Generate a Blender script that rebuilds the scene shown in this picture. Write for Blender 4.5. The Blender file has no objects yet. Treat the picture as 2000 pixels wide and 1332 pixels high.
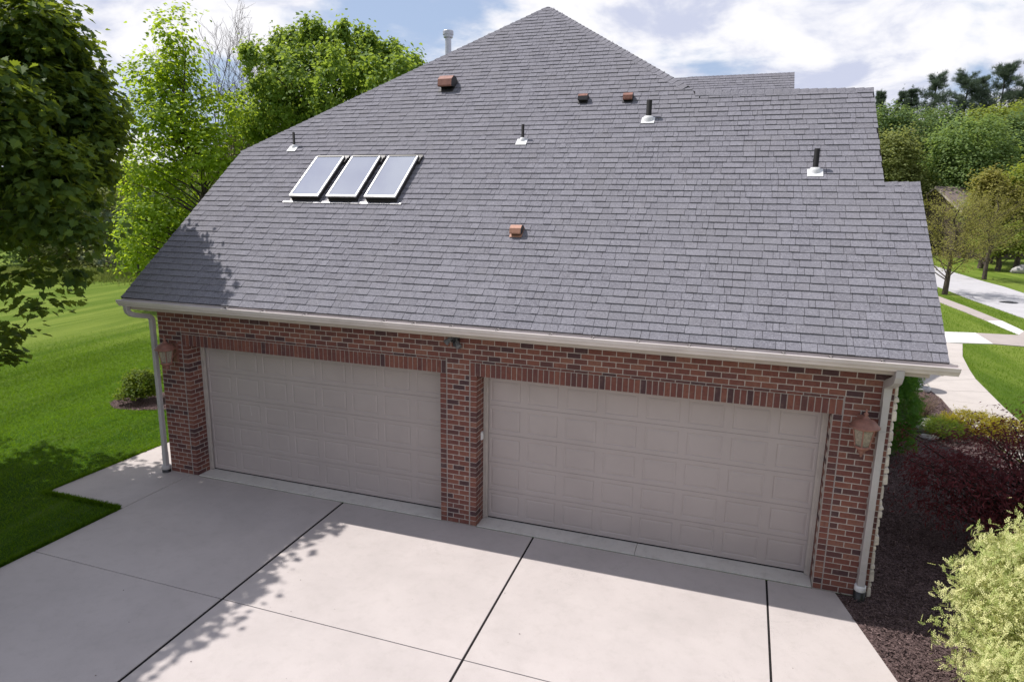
import bpy, math, random
import numpy as np
from mathutils import Vector, Matrix

SC = bpy.context.scene
COL = SC.collection

# ------------------------------------------------------------------ camera
CAM = np.array([4.1509, -8.8524, 4.9846]); YAW, PITCH, ROLL, FPX = 0.3264, 0.2066, 0.0161, 1280.98
def cam_axes():
    cy, sy, cp, sp = math.cos(YAW), math.sin(YAW), math.cos(PITCH), math.sin(PITCH)
    f = np.array([-sy*cp, cy*cp, -sp]); r = np.array([cy, sy, 0.]); u = np.cross(r, f)
    cr, sr = math.cos(ROLL), math.sin(ROLL)
    return r*cr+u*sr, -r*sr+u*cr, f
RX, UY, FZ = cam_axes()
cam = bpy.data.cameras.new('camera'); camo = bpy.data.objects.new('camera', cam); COL.objects.link(camo)
cam.sensor_width = 36; cam.lens = FPX/2000*36; cam.clip_end = 3000; cam.clip_start = 0.05
m = Matrix.Identity(4)
for i in range(3):
    m[i][0], m[i][1], m[i][2], m[i][3] = RX[i], UY[i], -FZ[i], CAM[i]
camo.matrix_world = m
SC.camera = camo

# ------------------------------------------------------------------ light
SUN = Vector((.53, -.03, -.848)).normalized()
sl = bpy.data.lights.new('sun', 'SUN'); sl.energy = 5.0; sl.angle = math.radians(.5); sl.color = (1, .955, .91)
so = bpy.data.objects.new('sun', sl); COL.objects.link(so); so.rotation_euler = SUN.to_track_quat('-Z', 'Y').to_euler()
SC.view_settings.view_transform = 'Standard'; SC.view_settings.look = 'None'
SC.view_settings.exposure = 0.0; SC.view_settings.gamma = 1
try: SC.view_settings.use_curve_mapping = False
except Exception: pass
SC.cycles.max_bounces = 8; SC.cycles.transparent_max_bounces = 12

W = bpy.data.worlds.new('World'); SC.world = W; W.use_nodes = True
nt = W.node_tree; nt.nodes.clear()
def nd(nt, t, **kw):
    n = nt.nodes.new(t)
    for k, v in kw.items(): setattr(n, k, v)
    return n
def setin(nt, n, name, v):
    s = n.inputs[name]
    if hasattr(v, 'is_output'): nt.links.new(v, s)
    elif isinstance(v, (tuple, list)) and len(v) == 3 and s.type == 'RGBA': s.default_value = (*v, 1)
    else: s.default_value = v
def mth(nt, op, a, b=0., c=None):
    n = nd(nt, 'ShaderNodeMath', operation=op); setin(nt, n, 0, a); setin(nt, n, 1, b)
    if c is not None: setin(nt, n, 2, c)
    return n.outputs[0]
def mixc(nt, fac, a, b, bt='MIX'):
    n = nd(nt, 'ShaderNodeMix', data_type='RGBA', blend_type=bt)
    for s, v in ((0, fac), (6, a), (7, b)): setin(nt, n, s, v)
    return n.outputs[2]
def ramp(nt, v, lo, hi, a=0., b=1.):
    n = nd(nt, 'ShaderNodeMapRange'); n.clamp = True
    for k, x in zip(range(5), (v, lo, hi, a, b)): setin(nt, n, k, x)
    n.interpolation_type = 'SMOOTHSTEP'
    return n.outputs[0]
def noise(nt, vec, scale, detail=4., rough=.55, dist=0.):
    n = nd(nt, 'ShaderNodeTexNoise'); setin(nt, n, 'Vector', vec)
    for k, x in (('Scale', scale), ('Detail', detail), ('Roughness', rough), ('Distortion', dist)): setin(nt, n, k, x)
    return n.outputs[0]
sky = nd(nt, 'ShaderNodeTexSky', sky_type='NISHITA'); sky.sun_disc = False
sky.sun_elevation = math.radians(58); sky.sun_rotation = math.radians(273.2); sky.air_density = 1.0; sky.dust_density = 1.2
tc = nd(nt, 'ShaderNodeTexCoord'); sx = nd(nt, 'ShaderNodeSeparateXYZ'); nt.links.new(tc.outputs['Generated'], sx.inputs[0])
zz = mth(nt, 'ADD', mth(nt, 'MAXIMUM', sx.outputs[2], 0.), .30)
cv = nd(nt, 'ShaderNodeCombineXYZ')
setin(nt, cv, 0, mth(nt, 'DIVIDE', sx.outputs[0], zz)); setin(nt, cv, 1, mth(nt, 'DIVIDE', sx.outputs[1], zz)); setin(nt, cv, 2, 5.3)
n1 = noise(nt, cv.outputs[0], 2.1, 9, .55, .25)
n2 = noise(nt, cv.outputs[0], 3.0, 8, .56, .25)
hi = ramp(nt, sx.outputs[2], .38, .75)
n1 = mth(nt, 'SUBTRACT', n1, mth(nt, 'MULTIPLY', hi, .13))
cover = ramp(nt, n1, .36, .50)
shade = ramp(nt, n2, .44, .60)
cloud = mixc(nt, shade, (10.1, 10.05, 10.4), (6.3, 6.7, 8.4))
blue = mixc(nt, .60, sky.outputs[0], mixc(nt, hi, (5.4, 6.7, 9.4), (4.9, 5.3, 7.0)))
skc = mixc(nt, cover, blue, cloud)
bg = nd(nt, 'ShaderNodeBackground'); bg.inputs[1].default_value = .1; nt.links.new(skc, bg.inputs[0])
wo = nd(nt, 'ShaderNodeOutputWorld'); nt.links.new(bg.outputs[0], wo.inputs[0])

# ------------------------------------------------------------------ pixel -> world helpers (photo pixels, 2000 x 1332)
def ray(u, v): return RX*((u-1000)/FPX) + UY*(-(v-666)/FPX) + FZ
def at(u, v, Y):
    d = ray(u, v); return CAM + d*((Y-CAM[1])/d[1])
def gp(u, v, z=0.):
    d = ray(u, v); return CAM + d*((z-CAM[2])/d[2])
def depth(P): return float((np.asarray(P)-CAM) @ FZ)

# ------------------------------------------------------------------ scene bookkeeping
def tag(o, label=None, cat=None, group=None, kind=None):
    if label: o['label'] = label
    if cat: o['category'] = cat
    if group: o['group'] = group
    if kind: o['kind'] = kind
    return o
def empty(name, loc=(0, 0, 0), label=None, cat=None, group=None):
    o = bpy.data.objects.new(name, None); COL.objects.link(o); o.location = loc; o.empty_display_size = .2
    return tag(o, label, cat, group)
def link(name, me, parent=None, loc=None):
    o = bpy.data.objects.new(name, me); COL.objects.link(o)
    if parent is not None: o.parent = parent
    if loc is not None: o.location = loc
    return o
def kids(o): return [c for c in bpy.data.objects if c.parent == o]
def copy_tree(o, parent=None):
    c = o.copy(); COL.objects.link(c)
    if parent is not None: c.parent = parent
    for k in kids(o): copy_tree(k, c)
    return c

class MB:
    """collects shapes, then links them as one mesh object"""
    def __init__(s): s.v = []; s.f = []; s.t = []; s.m = []; s.sm = []
    def poly(s, pts, tint=.5, mi=0, smooth=False):
        b = len(s.v); s.v.extend([tuple(p) for p in pts]); s.f.append(tuple(range(b, b+len(pts)))); s.t.append(tint); s.m.append(mi); s.sm.append(smooth)
    def mesh(s, pts, faces, tint=.5, mi=0, smooth=False):
        b = len(s.v); s.v.extend([tuple(p) for p in pts])
        for f in faces:
            s.f.append(tuple(b+i for i in f)); s.t.append(tint); s.m.append(mi); s.sm.append(smooth)
    def hexa(s, p, tint=.5, mi=0):  # p: 8 points, bottom 4 ccw then top 4
        s.mesh(p, [(3, 2, 1, 0), (4, 5, 6, 7), (0, 1, 5, 4), (1, 2, 6, 5), (2, 3, 7, 6), (3, 0, 4, 7)], tint, mi)
    def box(s, x0, x1, y0, y1, z0, z1, tint=.5, mi=0):
        s.hexa([(x0, y0, z0), (x1, y0, z0), (x1, y1, z0), (x0, y1, z0), (x0, y0, z1), (x1, y0, z1), (x1, y1, z1), (x0, y1, z1)], tint, mi)
    def frame_box(s, O, A, B, N, a0, a1, b0, b1, n0, n1, tint=.5, mi=0):
        O, A, B, N = (np.asarray(q, float) for q in (O, A, B, N))
        P = lambda a, b, n: O+A*a+B*b+N*n
        s.hexa([P(a0, b0, n0), P(a1, b0, n0), P(a1, b1, n0), P(a0, b1, n0), P(a0, b0, n1), P(a1, b0, n1), P(a1, b1, n1), P(a0, b1, n1)], tint, mi)
    def sheet(s, pts, z0, z1, tint=.5, mi=0):  # polygon slab
        k = len(pts); p = [(q[0], q[1], z0) for q in pts]+[(q[0], q[1], z1) for q in pts]
        a = sum(pts[i][0]*pts[(i+1) % k][1]-pts[(i+1) % k][0]*pts[i][1] for i in range(k))
        if a < 0: p = p[:k][::-1]+p[k:][::-1]
        s.mesh(p, [tuple(range(k))[::-1], tuple(range(k, 2*k))]+[(i, (i+1) % k, k+(i+1) % k, k+i) for i in range(k)], tint, mi)
    def tube(s, pts, rad, seg=6, tint=.5, mi=0, cap=True, smooth=True):
        pts = [np.asarray(q, float) for q in pts]; n = len(pts)
        if not hasattr(rad, '__len__'): rad = [rad]*n
        up = np.array([.31, .17, .93]); rings = []
        for i, p in enumerate(pts):
            t = pts[min(i+1, n-1)]-pts[max(i-1, 0)]; t = t/(np.linalg.norm(t)+1e-9)
            a = np.cross(t, up)
            if np.linalg.norm(a) < .1: a = np.cross(t, [1, 0, 0])
            a /= np.linalg.norm(a); b = np.cross(t, a)
            rings.append([p+rad[i]*(a*math.cos(2*math.pi*k/seg)+b*math.sin(2*math.pi*k/seg)) for k in range(seg)])
        fs = [(i*seg+k, i*seg+(k+1) % seg, (i+1)*seg+(k+1) % seg, (i+1)*seg+k) for i in range(n-1) for k in range(seg)]
        s.mesh([q for r in rings for q in r], fs, tint, mi, smooth)
        if cap:
            s.poly(rings[0], tint, mi); s.poly(rings[-1][::-1], tint, mi)
    def lathe(s, c, prof, seg=16, tint=.5, mi=0, smooth=True, rot=0.):
        pts = []
        for r, z in prof:
            for k in range(seg):
                a = 2*math.pi*k/seg+rot; pts.append((c[0]+r*math.cos(a), c[1]+r*math.sin(a), c[2]+z))
        fs = [(i*seg+k, i*seg+(k+1) % seg, (i+1)*seg+(k+1) % seg, (i+1)*seg+k) for i in range(len(prof)-1) for k in range(seg)]
        s.mesh(pts, fs, tint, mi, smooth)
    def rock(s, c, r, seed, tint=.5, mi=0):
        rg = random.Random(seed); pts = []; n, mth_ = 12, 7
        ph = [rg.uniform(0, 6.28) for _ in range(6)]
        for i in range(mth_+1):
            th = math.pi*i/mth_
            for k in range(n):
                a = 2*math.pi*k/n
                q = 1+.10*math.sin(2*a+ph[0]+th)+.08*math.sin(3*th+ph[1]+a)+.05*math.sin(5*a+ph[2])*math.sin(th)
                pts.append((c[0]+r[0]*q*math.sin(th)*math.cos(a), c[1]+r[1]*q*math.sin(th)*math.sin(a), c[2]+r[2]*q*math.cos(th)))
        s.mesh(pts, [(i*n+k, (i+1)*n+k, (i+1)*n+(k+1) % n, i*n+(k+1) % n) for i in range(mth_) for k in range(n)], tint, mi, True)
    def build(s, name, mats, parent=None, loc=None, bevel=0.):
        me = bpy.data.meshes.new(name); me.from_pydata(s.v, [], s.f)
        for mt in (mats if isinstance(mats, (list, tuple)) else [mats]): me.materials.append(mt)
        me.polygons.foreach_set('material_index', s.m); me.polygons.foreach_set('use_smooth', s.sm)
        at_ = me.attributes.new('tint', 'FLOAT', 'FACE'); at_.data.foreach_set('value', s.t)
        me.update()
        o = link(name, me, parent, loc)
        if bevel:
            b = o.modifiers.new('bevel', 'BEVEL'); b.width = bevel; b.segments = 2; b.limit_method = 'ANGLE'
        return o

def np_mesh(name, V, F, tint, mt, parent=None, smooth=False):
    V = np.ascontiguousarray(V, np.float32); F = np.ascontiguousarray(F, np.int32); M, k = F.shape
    me = bpy.data.meshes.new(name)
    me.vertices.add(len(V)); me.vertices.foreach_set('co', V.ravel())
    me.loops.add(M*k); me.loops.foreach_set('vertex_index', F.ravel())
    me.polygons.add(M); me.polygons.foreach_set('loop_start', np.arange(M, dtype=np.int32)*k)
    me.update(calc_edges=True)
    a = me.attributes.new('tint', 'FLOAT', 'FACE'); a.data.foreach_set('value', np.ascontiguousarray(tint, np.float32))
    if smooth: me.polygons.foreach_set('use_smooth', np.ones(M, bool))
    me.materials.append(mt)
    return link(name, me, parent)

# ------------------------------------------------------------------ materials
def mat(name):
    mt = bpy.data.materials.new(name); mt.use_nodes = True; t = mt.node_tree; t.nodes.clear()
    o = nd(t, 'ShaderNodeOutputMaterial'); return mt, t, o
def geo(t): return nd(t, 'ShaderNodeNewGeometry').outputs['Position']
def tint(t): return nd(t, 'ShaderNodeAttribute', attribute_name='tint').outputs['Fac']
def scalev(t, v, s):
    n = nd(t, 'ShaderNodeVectorMath', operation='MULTIPLY'); t.links.new(v, n.inputs[0]); n.inputs[1].default_value = s; return n.outputs[0]
def pbsdf(t, o, col, rough=.8, spec=.3, metal=0., bump=None, bstr=.3, bdist=.01, **kw):
    b = nd(t, 'ShaderNodeBsdfPrincipled'); setin(t, b, 'Base Color', col); setin(t, b, 'Roughness', rough)
    setin(t, b, 'Specular IOR Level', spec); setin(t, b, 'Metallic', metal)
    for k, v in kw.items(): setin(t, b, k, v)
    if bump is not None:
        bn = nd(t, 'ShaderNodeBump'); bn.inputs['Strength'].default_value = bstr; bn.inputs['Distance'].default_value = bdist
        t.links.new(bump, bn.inputs['Height']); t.links.new(bn.outputs[0], b.inputs['Normal'])
    if o is not None: t.links.new(b.outputs[0], o.inputs[0])
    return b
def plain(name, col, rough=.6, spec=.3, metal=0., var=.08, scale=6., bstr=0., dirt=None):
    mt, t, o = mat(name); g = geo(t)
    n = noise(t, g, scale, 5, .6)
    f = ramp(t, n, .3, .7)
    c = mixc(t, f, tuple(x*(1-var) for x in col), tuple(min(1, x*(1+var)) for x in col))
    if dirt: c = mixc(t, ramp(t, noise(t, g, scale*.35, 6, .65), .5, .75), c, dirt)
    fine = noise(t, g, 180, 2, .5)
    pbsdf(t, o, c, rough, spec, metal, fine if bstr else None, bstr, .002)
    return mt

def m_shingle():
    mt, t, o = mat('roof_shingle'); g = geo(t); ti = tint(t)
    base = mixc(t, ti, (.175, .170, .206), (.315, .308, .360))
    # granule mix and a few warm (faded) blends per shingle
    warm = ramp(t, mth(t, 'FRACT', mth(t, 'MULTIPLY', ti, 37.7)), .80, 1.0)
    base = mixc(t, mth(t, 'MULTIPLY', warm, .3), base, (.205, .187, .187))
    wt2 = noise(t, g, 75, 4, .8); base = mixc(t, ramp(t, wt2, .34, .70), mixc(t, .42, base, (.05, .048, .06)), mixc(t, .34, base, (.42, .41, .45)))
    vo = nd(t, 'ShaderNodeTexVoronoi'); t.links.new(g, vo.inputs['Vector']); vo.inputs['Scale'].default_value = 58
    sv = nd(t, 'ShaderNodeSeparateColor'); t.links.new(vo.outputs['Color'], sv.inputs[0]); base = mixc(t, ramp(t, sv.outputs[0], .55, 1.0, 0., .40), base, (.055, .052, .066)); base = mixc(t, ramp(t, sv.outputs[1], .6, 1.0, 0., .34), base, (.50, .49, .53))
    gr = noise(t, g, 260, 3, .7); base = mixc(t, ramp(t, gr, .3, .72), mixc(t, .45, base, (.03, .03, .038)), mixc(t, .36, base, (.34, .335, .36)))
    wt = noise(t, scalev(t, g, (1, .45, .45)), 1.1, 5, .6)
    base = mixc(t, mth(t, 'MULTIPLY', ramp(t, wt, .35, .7), .38), base, (.20, .195, .212))
    pbsdf(t, o, base, .92, .15, 0, gr, .35, .003)
    return mt
def m_brick():
    mt, t, o = mat('brick'); g = geo(t); ti = tint(t)
    r = nd(t, 'ShaderNodeValToRGB'); t.links.new(ti, r.inputs[0]); cr = r.color_ramp; cr.interpolation = 'CONSTANT'
    cols = [(0, (.078, .044, .047)), (.08, (.108, .052, .050)), (.20, (.142, .060, .053)), (.36, (.176, .070, .056)), (.56, (.205, .085, .064)), (.76, (.165, .066, .055)), (.9, (.228, .105, .078))]
    cr.elements[0].position = 0; cr.elements[0].color = (*cols[0][1], 1); cr.elements[1].position = cols[1][0]; cr.elements[1].color = (*cols[1][1], 1)
    for p, c in cols[2:]:
        e = cr.elements.new(p); e.color = (*c, 1)
    c = r.outputs[0]
    n = noise(t, g, 28, 6, .65); c = mixc(t, mth(t, 'MULTIPLY', ramp(t, n, .48, .72), .55), c, (.062, .034, .036))
    n2 = noise(t, g, 9, 4, .6); c = mixc(t, mth(t, 'MULTIPLY', ramp(t, n2, .5, .8), .30), c, (.30, .20, .165))
    f = noise(t, g, 160, 4, .7)
    pbsdf(t, o, c, .9, .2, 0, f, .6, .004)
    return mt
def m_concrete(name, col, stain=.16):
    mt, t, o = mat(name); g = geo(t); ti = tint(t)
    d = tuple(x*.93 for x in col); l = tuple(min(1, x*1.04) for x in col)
    c = mixc(t, ramp(t, noise(t, g, .9, 7, .62, .3), .3, .7), d, l)
    c = mixc(t, mth(t, 'MULTIPLY', ramp(t, noise(t, g, 5.5, 6, .7), .45, .75), stain), c, (.27, .24, .215))
    f = noise(t, scalev(t, g, (.35, 1.6, 1)), 170, 3, .75); c = mixc(t, mth(t, 'MULTIPLY', ramp(t, f, .50, .8), .30), c, (.22, .20, .185))
    ck = noise(t, g, 2.3, 9, .7, 1.5); ck = mth(t, 'ABSOLUTE', mth(t, 'SUBTRACT', ck, .5)); c = mixc(t, mth(t, 'MULTIPLY', ramp(t, ck, .0035, .0, 0., 1.), mth(t, 'MULTIPLY', ramp(t, noise(t, g, .55, 2, .5), .60, .66), .5)), c, (.12, .11, .10))
    c = mixc(t, mth(t, 'MULTIPLY', ramp(t, noise(t, g, 60, 2, .5), .70, .76), .5), c, (.2, .175, .15))
    c = mixc(t, ti, mixc(t, .12, c, (.1, .1, .1)), c)
    pbsdf(t, o, c, .88, .25, 0, f, .25, .003)
    return mt
def m_leaf(name, dark, light, trans, sat=1., gloss=.25, tr=.42):
    """tint picks the leaf's own colour between dark and light"""
    mt, t, o = mat(name); ti = tint(t); c = mixc(t, ti, dark, light)
    tcx = mixc(t, ti, tuple(x*.75 for x in trans), trans)
    d = pbsdf(t, None, c, .62, gloss)
    tr_ = nd(t, 'ShaderNodeBsdfTranslucent'); t.links.new(tcx, tr_.inputs[0])
    mx = nd(t, 'ShaderNodeMixShader'); mx.inputs[0].default_value = tr
    t.links.new(d.outputs[0], mx.inputs[1]); t.links.new(tr_.outputs[0], mx.inputs[2]); t.links.new(mx.outputs[0], o.inputs[0])
    return mt
def m_bark(name, col):
    mt, t, o = mat(name); g = geo(t)
    n = noise(t, scalev(t, g, (1, 1, .25)), 14, 6, .7)
    c = mixc(t, ramp(t, n, .3, .7), tuple(x*.5 for x in col), tuple(x*1.25 for x in col))
    pbsdf(t, o, c, .95, .1, 0, n, .8, .02); return mt
def m_lawn():
    mt, t, o = mat('lawn_grass'); g = geo(t)
    a, b = gp(20, 775), gp(310, 692); dv = (b-a)[:2]; dv /= np.linalg.norm(dv); nv = np.array([-dv[1], dv[0]])
    # mowing lanes: coordinates along / across the lanes
    ac = nd(t, 'ShaderNodeVectorMath', operation='DOT_PRODUCT'); t.links.new(g, ac.inputs[0]); ac.inputs[1].default_value = (nv[0], nv[1], 0)
    al = nd(t, 'ShaderNodeVectorMath', operation='DOT_PRODUCT'); t.links.new(g, al.inputs[0]); al.inputs[1].default_value = (dv[0], dv[1], 0)
    cb = nd(t, 'ShaderNodeCombineXYZ'); setin(t, cb, 0, mth(t, 'MULTIPLY', al.outputs['Value'], .10)); setin(t, cb, 1, ac.outputs['Value'])
    lane = noise(t, cb.outputs[0], .75, 4, .6, .2)
    fine = noise(t, cb.outputs[0], 5.0, 5, .7)
    c = mixc(t, ramp(t, lane, .34, .66), (.030, .085, .003), (.070, .150, .006))
    c = mixc(t, mth(t, 'MULTIPLY', ramp(t, fine, .4, .75), .6), c, (.135, .195, .045))
    c = mixc(t, mth(t, 'MULTIPLY', ramp(t, noise(t, g, .35, 5, .6), .5, .75), .5), c, (.110, .165, .010))
    f = noise(t, g, 55, 4, .8); c = mixc(t, mth(t, 'MULTIPLY', ramp(t, f, .42, .7), .6), c, (.026, .060, .003))
    bw = noise(t, g, 1.7, 6, .7); c = mixc(t, mth(t, 'MULTIPLY', ramp(t, bw, .62, .8), .5), c, (.17, .165, .07))
    # the mown lawn gives way to rough meadow, then wooded slopes
    ln = nd(t, 'ShaderNodeVectorMath', operation='LENGTH'); t.links.new(g, ln.inputs[0])
    c = mixc(t, mth(t, 'MULTIPLY', ramp(t, ln.outputs['Value'], 9, 24), .72), c, mixc(t, ramp(t, lane, .34, .66), (.110, .170, .018), (.215, .265, .048)))
    far = ramp(t, ln.outputs['Value'], 60, 110)
    wood = mixc(t, ramp(t, noise(t, g, .11, 7, .75), .35, .65), (.035, .05, .016), (.095, .115, .035))
    c = mixc(t, far, c, wood)
    pbsdf(t, o, c, .95, .1, 0, f, .9, .03)
    return mt
def m_mulch():
    mt, t, o = mat('mulch'); g = geo(t); ti = tint(t)
    c = mixc(t, ti, (.050, .031, .031), (.54, .385, .365))
    n = noise(t, g, 45, 5, .75); c = mixc(t, ramp(t, n, .35, .7), (.035, .022, .022), c)
    pbsdf(t, o, c, .95, .15, 0, n, 1., .03); return mt
M = dict(
    shingle=m_shingle(), brick=m_brick(),
    mortar=plain('mortar', (.43, .385, .355), .95, .1, 0, .15, 20, .4),
    caulk=plain('caulk', (.30, .27, .26), .8, .2),
    concrete=m_concrete('driveway_concrete', (.505, .458, .440)), apron=m_concrete('apron_concrete', (.64, .61, .57), .3),
    newconc=m_concrete('new_concrete', (.68, .66, .64), .05), oldconc=m_concrete('walk_concrete', (.40, .35, .325), .2),
    walk=m_concrete('front_walk_concrete', (.50, .455, .42), .12),
    felt=plain('joint_felt', (.022, .02, .02), .95, .1, 0, .3, 30),
    gutter=plain('gutter_paint', (.62, .565, .55), .38, .5, 0, .05, 3, 0, (.52, .47, .45)),
    trim=plain('trim_paint', (.44, .38, .335), .55, .35, 0, .05, 3),
    spout=plain('downspout_paint', (.43, .41, .41), .4, .45, 0, .05, 4, 0, (.36, .34, .33)),
    door=plain('garage_door_paint', (.395, .345, .335), .5, .35, 0, .04, 1.3),
    jamb=plain('door_jamb_paint', (.43, .385, .355), .5, .3),
    white=plain('white_boot', (.70, .70, .71), .5, .4, 0, .06, 20), black=plain('black_pipe', (.008, .008, .009), .7, .15),
    blackp=plain('drain_black', (.014, .014, .016), .4, .5),
    copper=plain('painted_copper', (.27, .13, .10), .55, .4, .1, .18, 12, .2, (.20, .10, .08)),
    rust=plain('rusty_metal', (.22, .105, .08), .65, .3, .1, .3, 25, .2, (.19, .075, .05)),
    brightcopper=plain('sunlit_copper', (.42, .22, .155), .55, .4, .05, .12, 25),  # brighter copy of the vent copper, sunlight put into its colour
    darkmetal=plain('dark_hood', (.035, .033, .036), .5, .4), steel=plain('galvanised', (.46, .47, .52), .38, .5, .35, .08, 8),
    curb=plain('skylight_frame', (.035, .032, .032), .45, .4), alu=plain('skylight_cap', (.60, .59, .60), .4, .5, .2),
    lead=plain('flashing_metal', (.60, .59, .61), .45, .5, .4, .2, 15),
    stone=plain('stone_veneer', (.60, .545, .48), .9, .2, 0, .25, 9, .5), rock=plain('garden_stone', (.40, .38, .37), .85, .2, 0, .2, 14, .5),
    urn=plain('cast_stone', (.52, .52, .53), .8, .25, 0, .2, 10, .3), lampglass=None,
    soffit=plain('soffit', (.46, .42, .39), .6, .3), asphalt=m_concrete('street_asphalt', (.47, .46, .47), .1),
    lawn=m_lawn(), mulch=m_mulch(), bark=m_bark('bark', (.105, .085, .07)), barkd=m_bark('dark_bark', (.06, .052, .046)), twig=m_bark('twig', (.105, .078, .072)),
    floodgrey=plain('floodlight_grey', (.14, .145, .155), .5, .4),
)
def m_glass(name, tintc, refl, rough=.02):
    mt, t, o = mat(name)
    gl = nd(t, 'ShaderNodeBsdfGlossy'); gl.inputs['Roughness'].default_value = rough; gl.inputs[0].default_value = (*refl[1], 1)
    tr = nd(t, 'ShaderNodeBsdfTransparent'); tr.inputs[0].default_value = (*tintc, 1)
    fr = nd(t, 'ShaderNodeFresnel'); fr.inputs[0].default_value = 1.5
    fac = mth(t, 'ADD', fr.outputs[0], refl[0]); fac = mth(t, 'MINIMUM', fac, 1.)
    mx = nd(t, 'ShaderNodeMixShader'); t.links.new(fac, mx.inputs[0]); t.links.new(tr.outputs[0], mx.inputs[1]); t.links.new(gl.outputs[0], mx.inputs[2])
    t.links.new(mx.outputs[0], o.inputs[0]); return mt
M['skyglass'] = m_glass('skylight_glass', (.86, .86, .93), (.62, (.82, .87, 1.)))
def m_seeded():
    mt, t, o = mat('lantern_glass'); d = pbsdf(t, None, (.46, .41, .33), .35, .3); tr = nd(t, 'ShaderNodeBsdfTransparent'); tr.inputs[0].default_value = (.8, .77, .7, 1)
    mx = nd(t, 'ShaderNodeMixShader'); setin(t, mx, 0, ramp(t, noise(t, geo(t), 40, 4, .6), .3, .7, .35, .6)); t.links.new(d.outputs[0], mx.inputs[1]); t.links.new(tr.outputs[0], mx.inputs[2]); t.links.new(mx.outputs[0], o.inputs[0]); return mt
M['lampglass'] = m_seeded()
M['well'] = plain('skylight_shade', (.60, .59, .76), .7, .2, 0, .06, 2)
M['panedark'] = plain('skylight_painted_reflection', (.20, .18, .46), .7, .2, 0, .1, 2)
M['bulb'] = plain('bulb', (.42, .41, .38), .3, .5)
L = dict(
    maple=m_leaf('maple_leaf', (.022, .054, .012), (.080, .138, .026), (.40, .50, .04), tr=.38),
    bright=m_leaf('bright_leaf', (.085, .165, .012), (.230, .335, .048), (.56, .72, .04), tr=.55),
    upright=m_leaf('upright_leaf', (.075, .150, .020), (.210, .305, .070), (.46, .60, .07), tr=.46),
    olive=m_leaf('olive_leaf', (.115, .145, .045), (.265, .290, .110), (.46, .50, .13), tr=.42),
    green=m_leaf('green_leaf', (.085, .150, .048), (.225, .305, .120), (.42, .56, .13), tr=.42),
    deep=m_leaf('deep_leaf', (.065, .122, .046), (.175, .250, .098), (.34, .46, .12), tr=.40),
    lime=m_leaf('lime_leaf', (.110, .160, .028), (.255, .300, .070), (.46, .54, .07), tr=.44),
    yellow=m_leaf('yellow_leaf', (.150, .145, .036), (.330, .300, .090), (.46, .44, .09), tr=.42),
    needle=m_leaf('pine_needle', (.050, .082, .052), (.135, .180, .120), (.16, .22, .13), tr=.28),
    hedge=m_leaf('hedge_leaf', (.034, .110, .014), (.090, .225, .030), (.24, .46, .04), tr=.40),
    vari=m_leaf('variegated_leaf', (.29, .37, .10), (.78, .76, .38), (.64, .66, .25), tr=.33),
    wine=m_leaf('wine_leaf', (.055, .013, .017), (.185, .045, .050), (.36, .06, .06), tr=.36),
    gold=m_leaf('gold_leaf', (.120, .145, .012), (.420, .340, .018), (.60, .50, .02), tr=.38),
    box=m_leaf('boxwood_leaf', (.036, .080, .006), (.180, .245, .022), (.34, .42, .03), tr=.40),
    grass=m_leaf('grass_blade', (.022, .062, .003), (.105, .180, .016), (.24, .42, .012), tr=.46, gloss=.08),
    dry=m_leaf('dry_grass', (.110, .155, .030), (.270, .300, .090), (.32, .40, .08), tr=.3),
)

# ================================================================== THE HOUSE
rng = random.Random(11)
xL, x1, x4, x5, xR = -5.515, -4.894, .604, 5.465, 6.125      # wall corners and door openings along the front wall
HD, CO = 2.44, .08133                                          # door height, brick course
RA, RE, RZ = math.radians(39.72), .40, 3.288                   # roof pitch, overhang, eave height
DIR = np.array([0, math.cos(RA), math.sin(RA)]); NRM = np.array([0, -math.sin(RA), math.cos(RA)])
def S(x, s, n=0.): return np.array([x, -RE, RZ])+DIR*s+NRM*n
s_knee, s_apex, s_ridge, s_step = 4.147, 9.671, 5.72, 3.236
XK, XA, XF, XU, XE = -5.85, -.46, 3.30, 6.08, 6.53
house = empty('brick_house', (0, 0, 0), 'large brick house with grey shingle roof and two wide beige garage doors', 'house')

# ---- walls: mortar core with every brick laid proud of it
core = MB(); Y0 = .0015
core.box(xL, x1-.002, Y0, .33, -.15, HD, mi=0); core.box(.002, x4-.002, Y0, .33, -.15, HD, mi=0); core.box(x5+.002, xR-.002, Y0, .33, -.15, HD, mi=0)
core.box(xL, xR-.002, Y0, .33, HD, 3.22, mi=0)
core.box(xL, xL+.25, .33, 11.2, -.15, 3.2, mi=0); core.box(xR-.25, xR-.002, .33, 4.55, -.15, 3.2, mi=0); core.box(4.6, 4.85, 4.55, 13.5, -.15, 5.6, mi=0); core.box(xL, 4.6, 13.2, 13.5, -.15, 4.6, mi=0)
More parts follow.
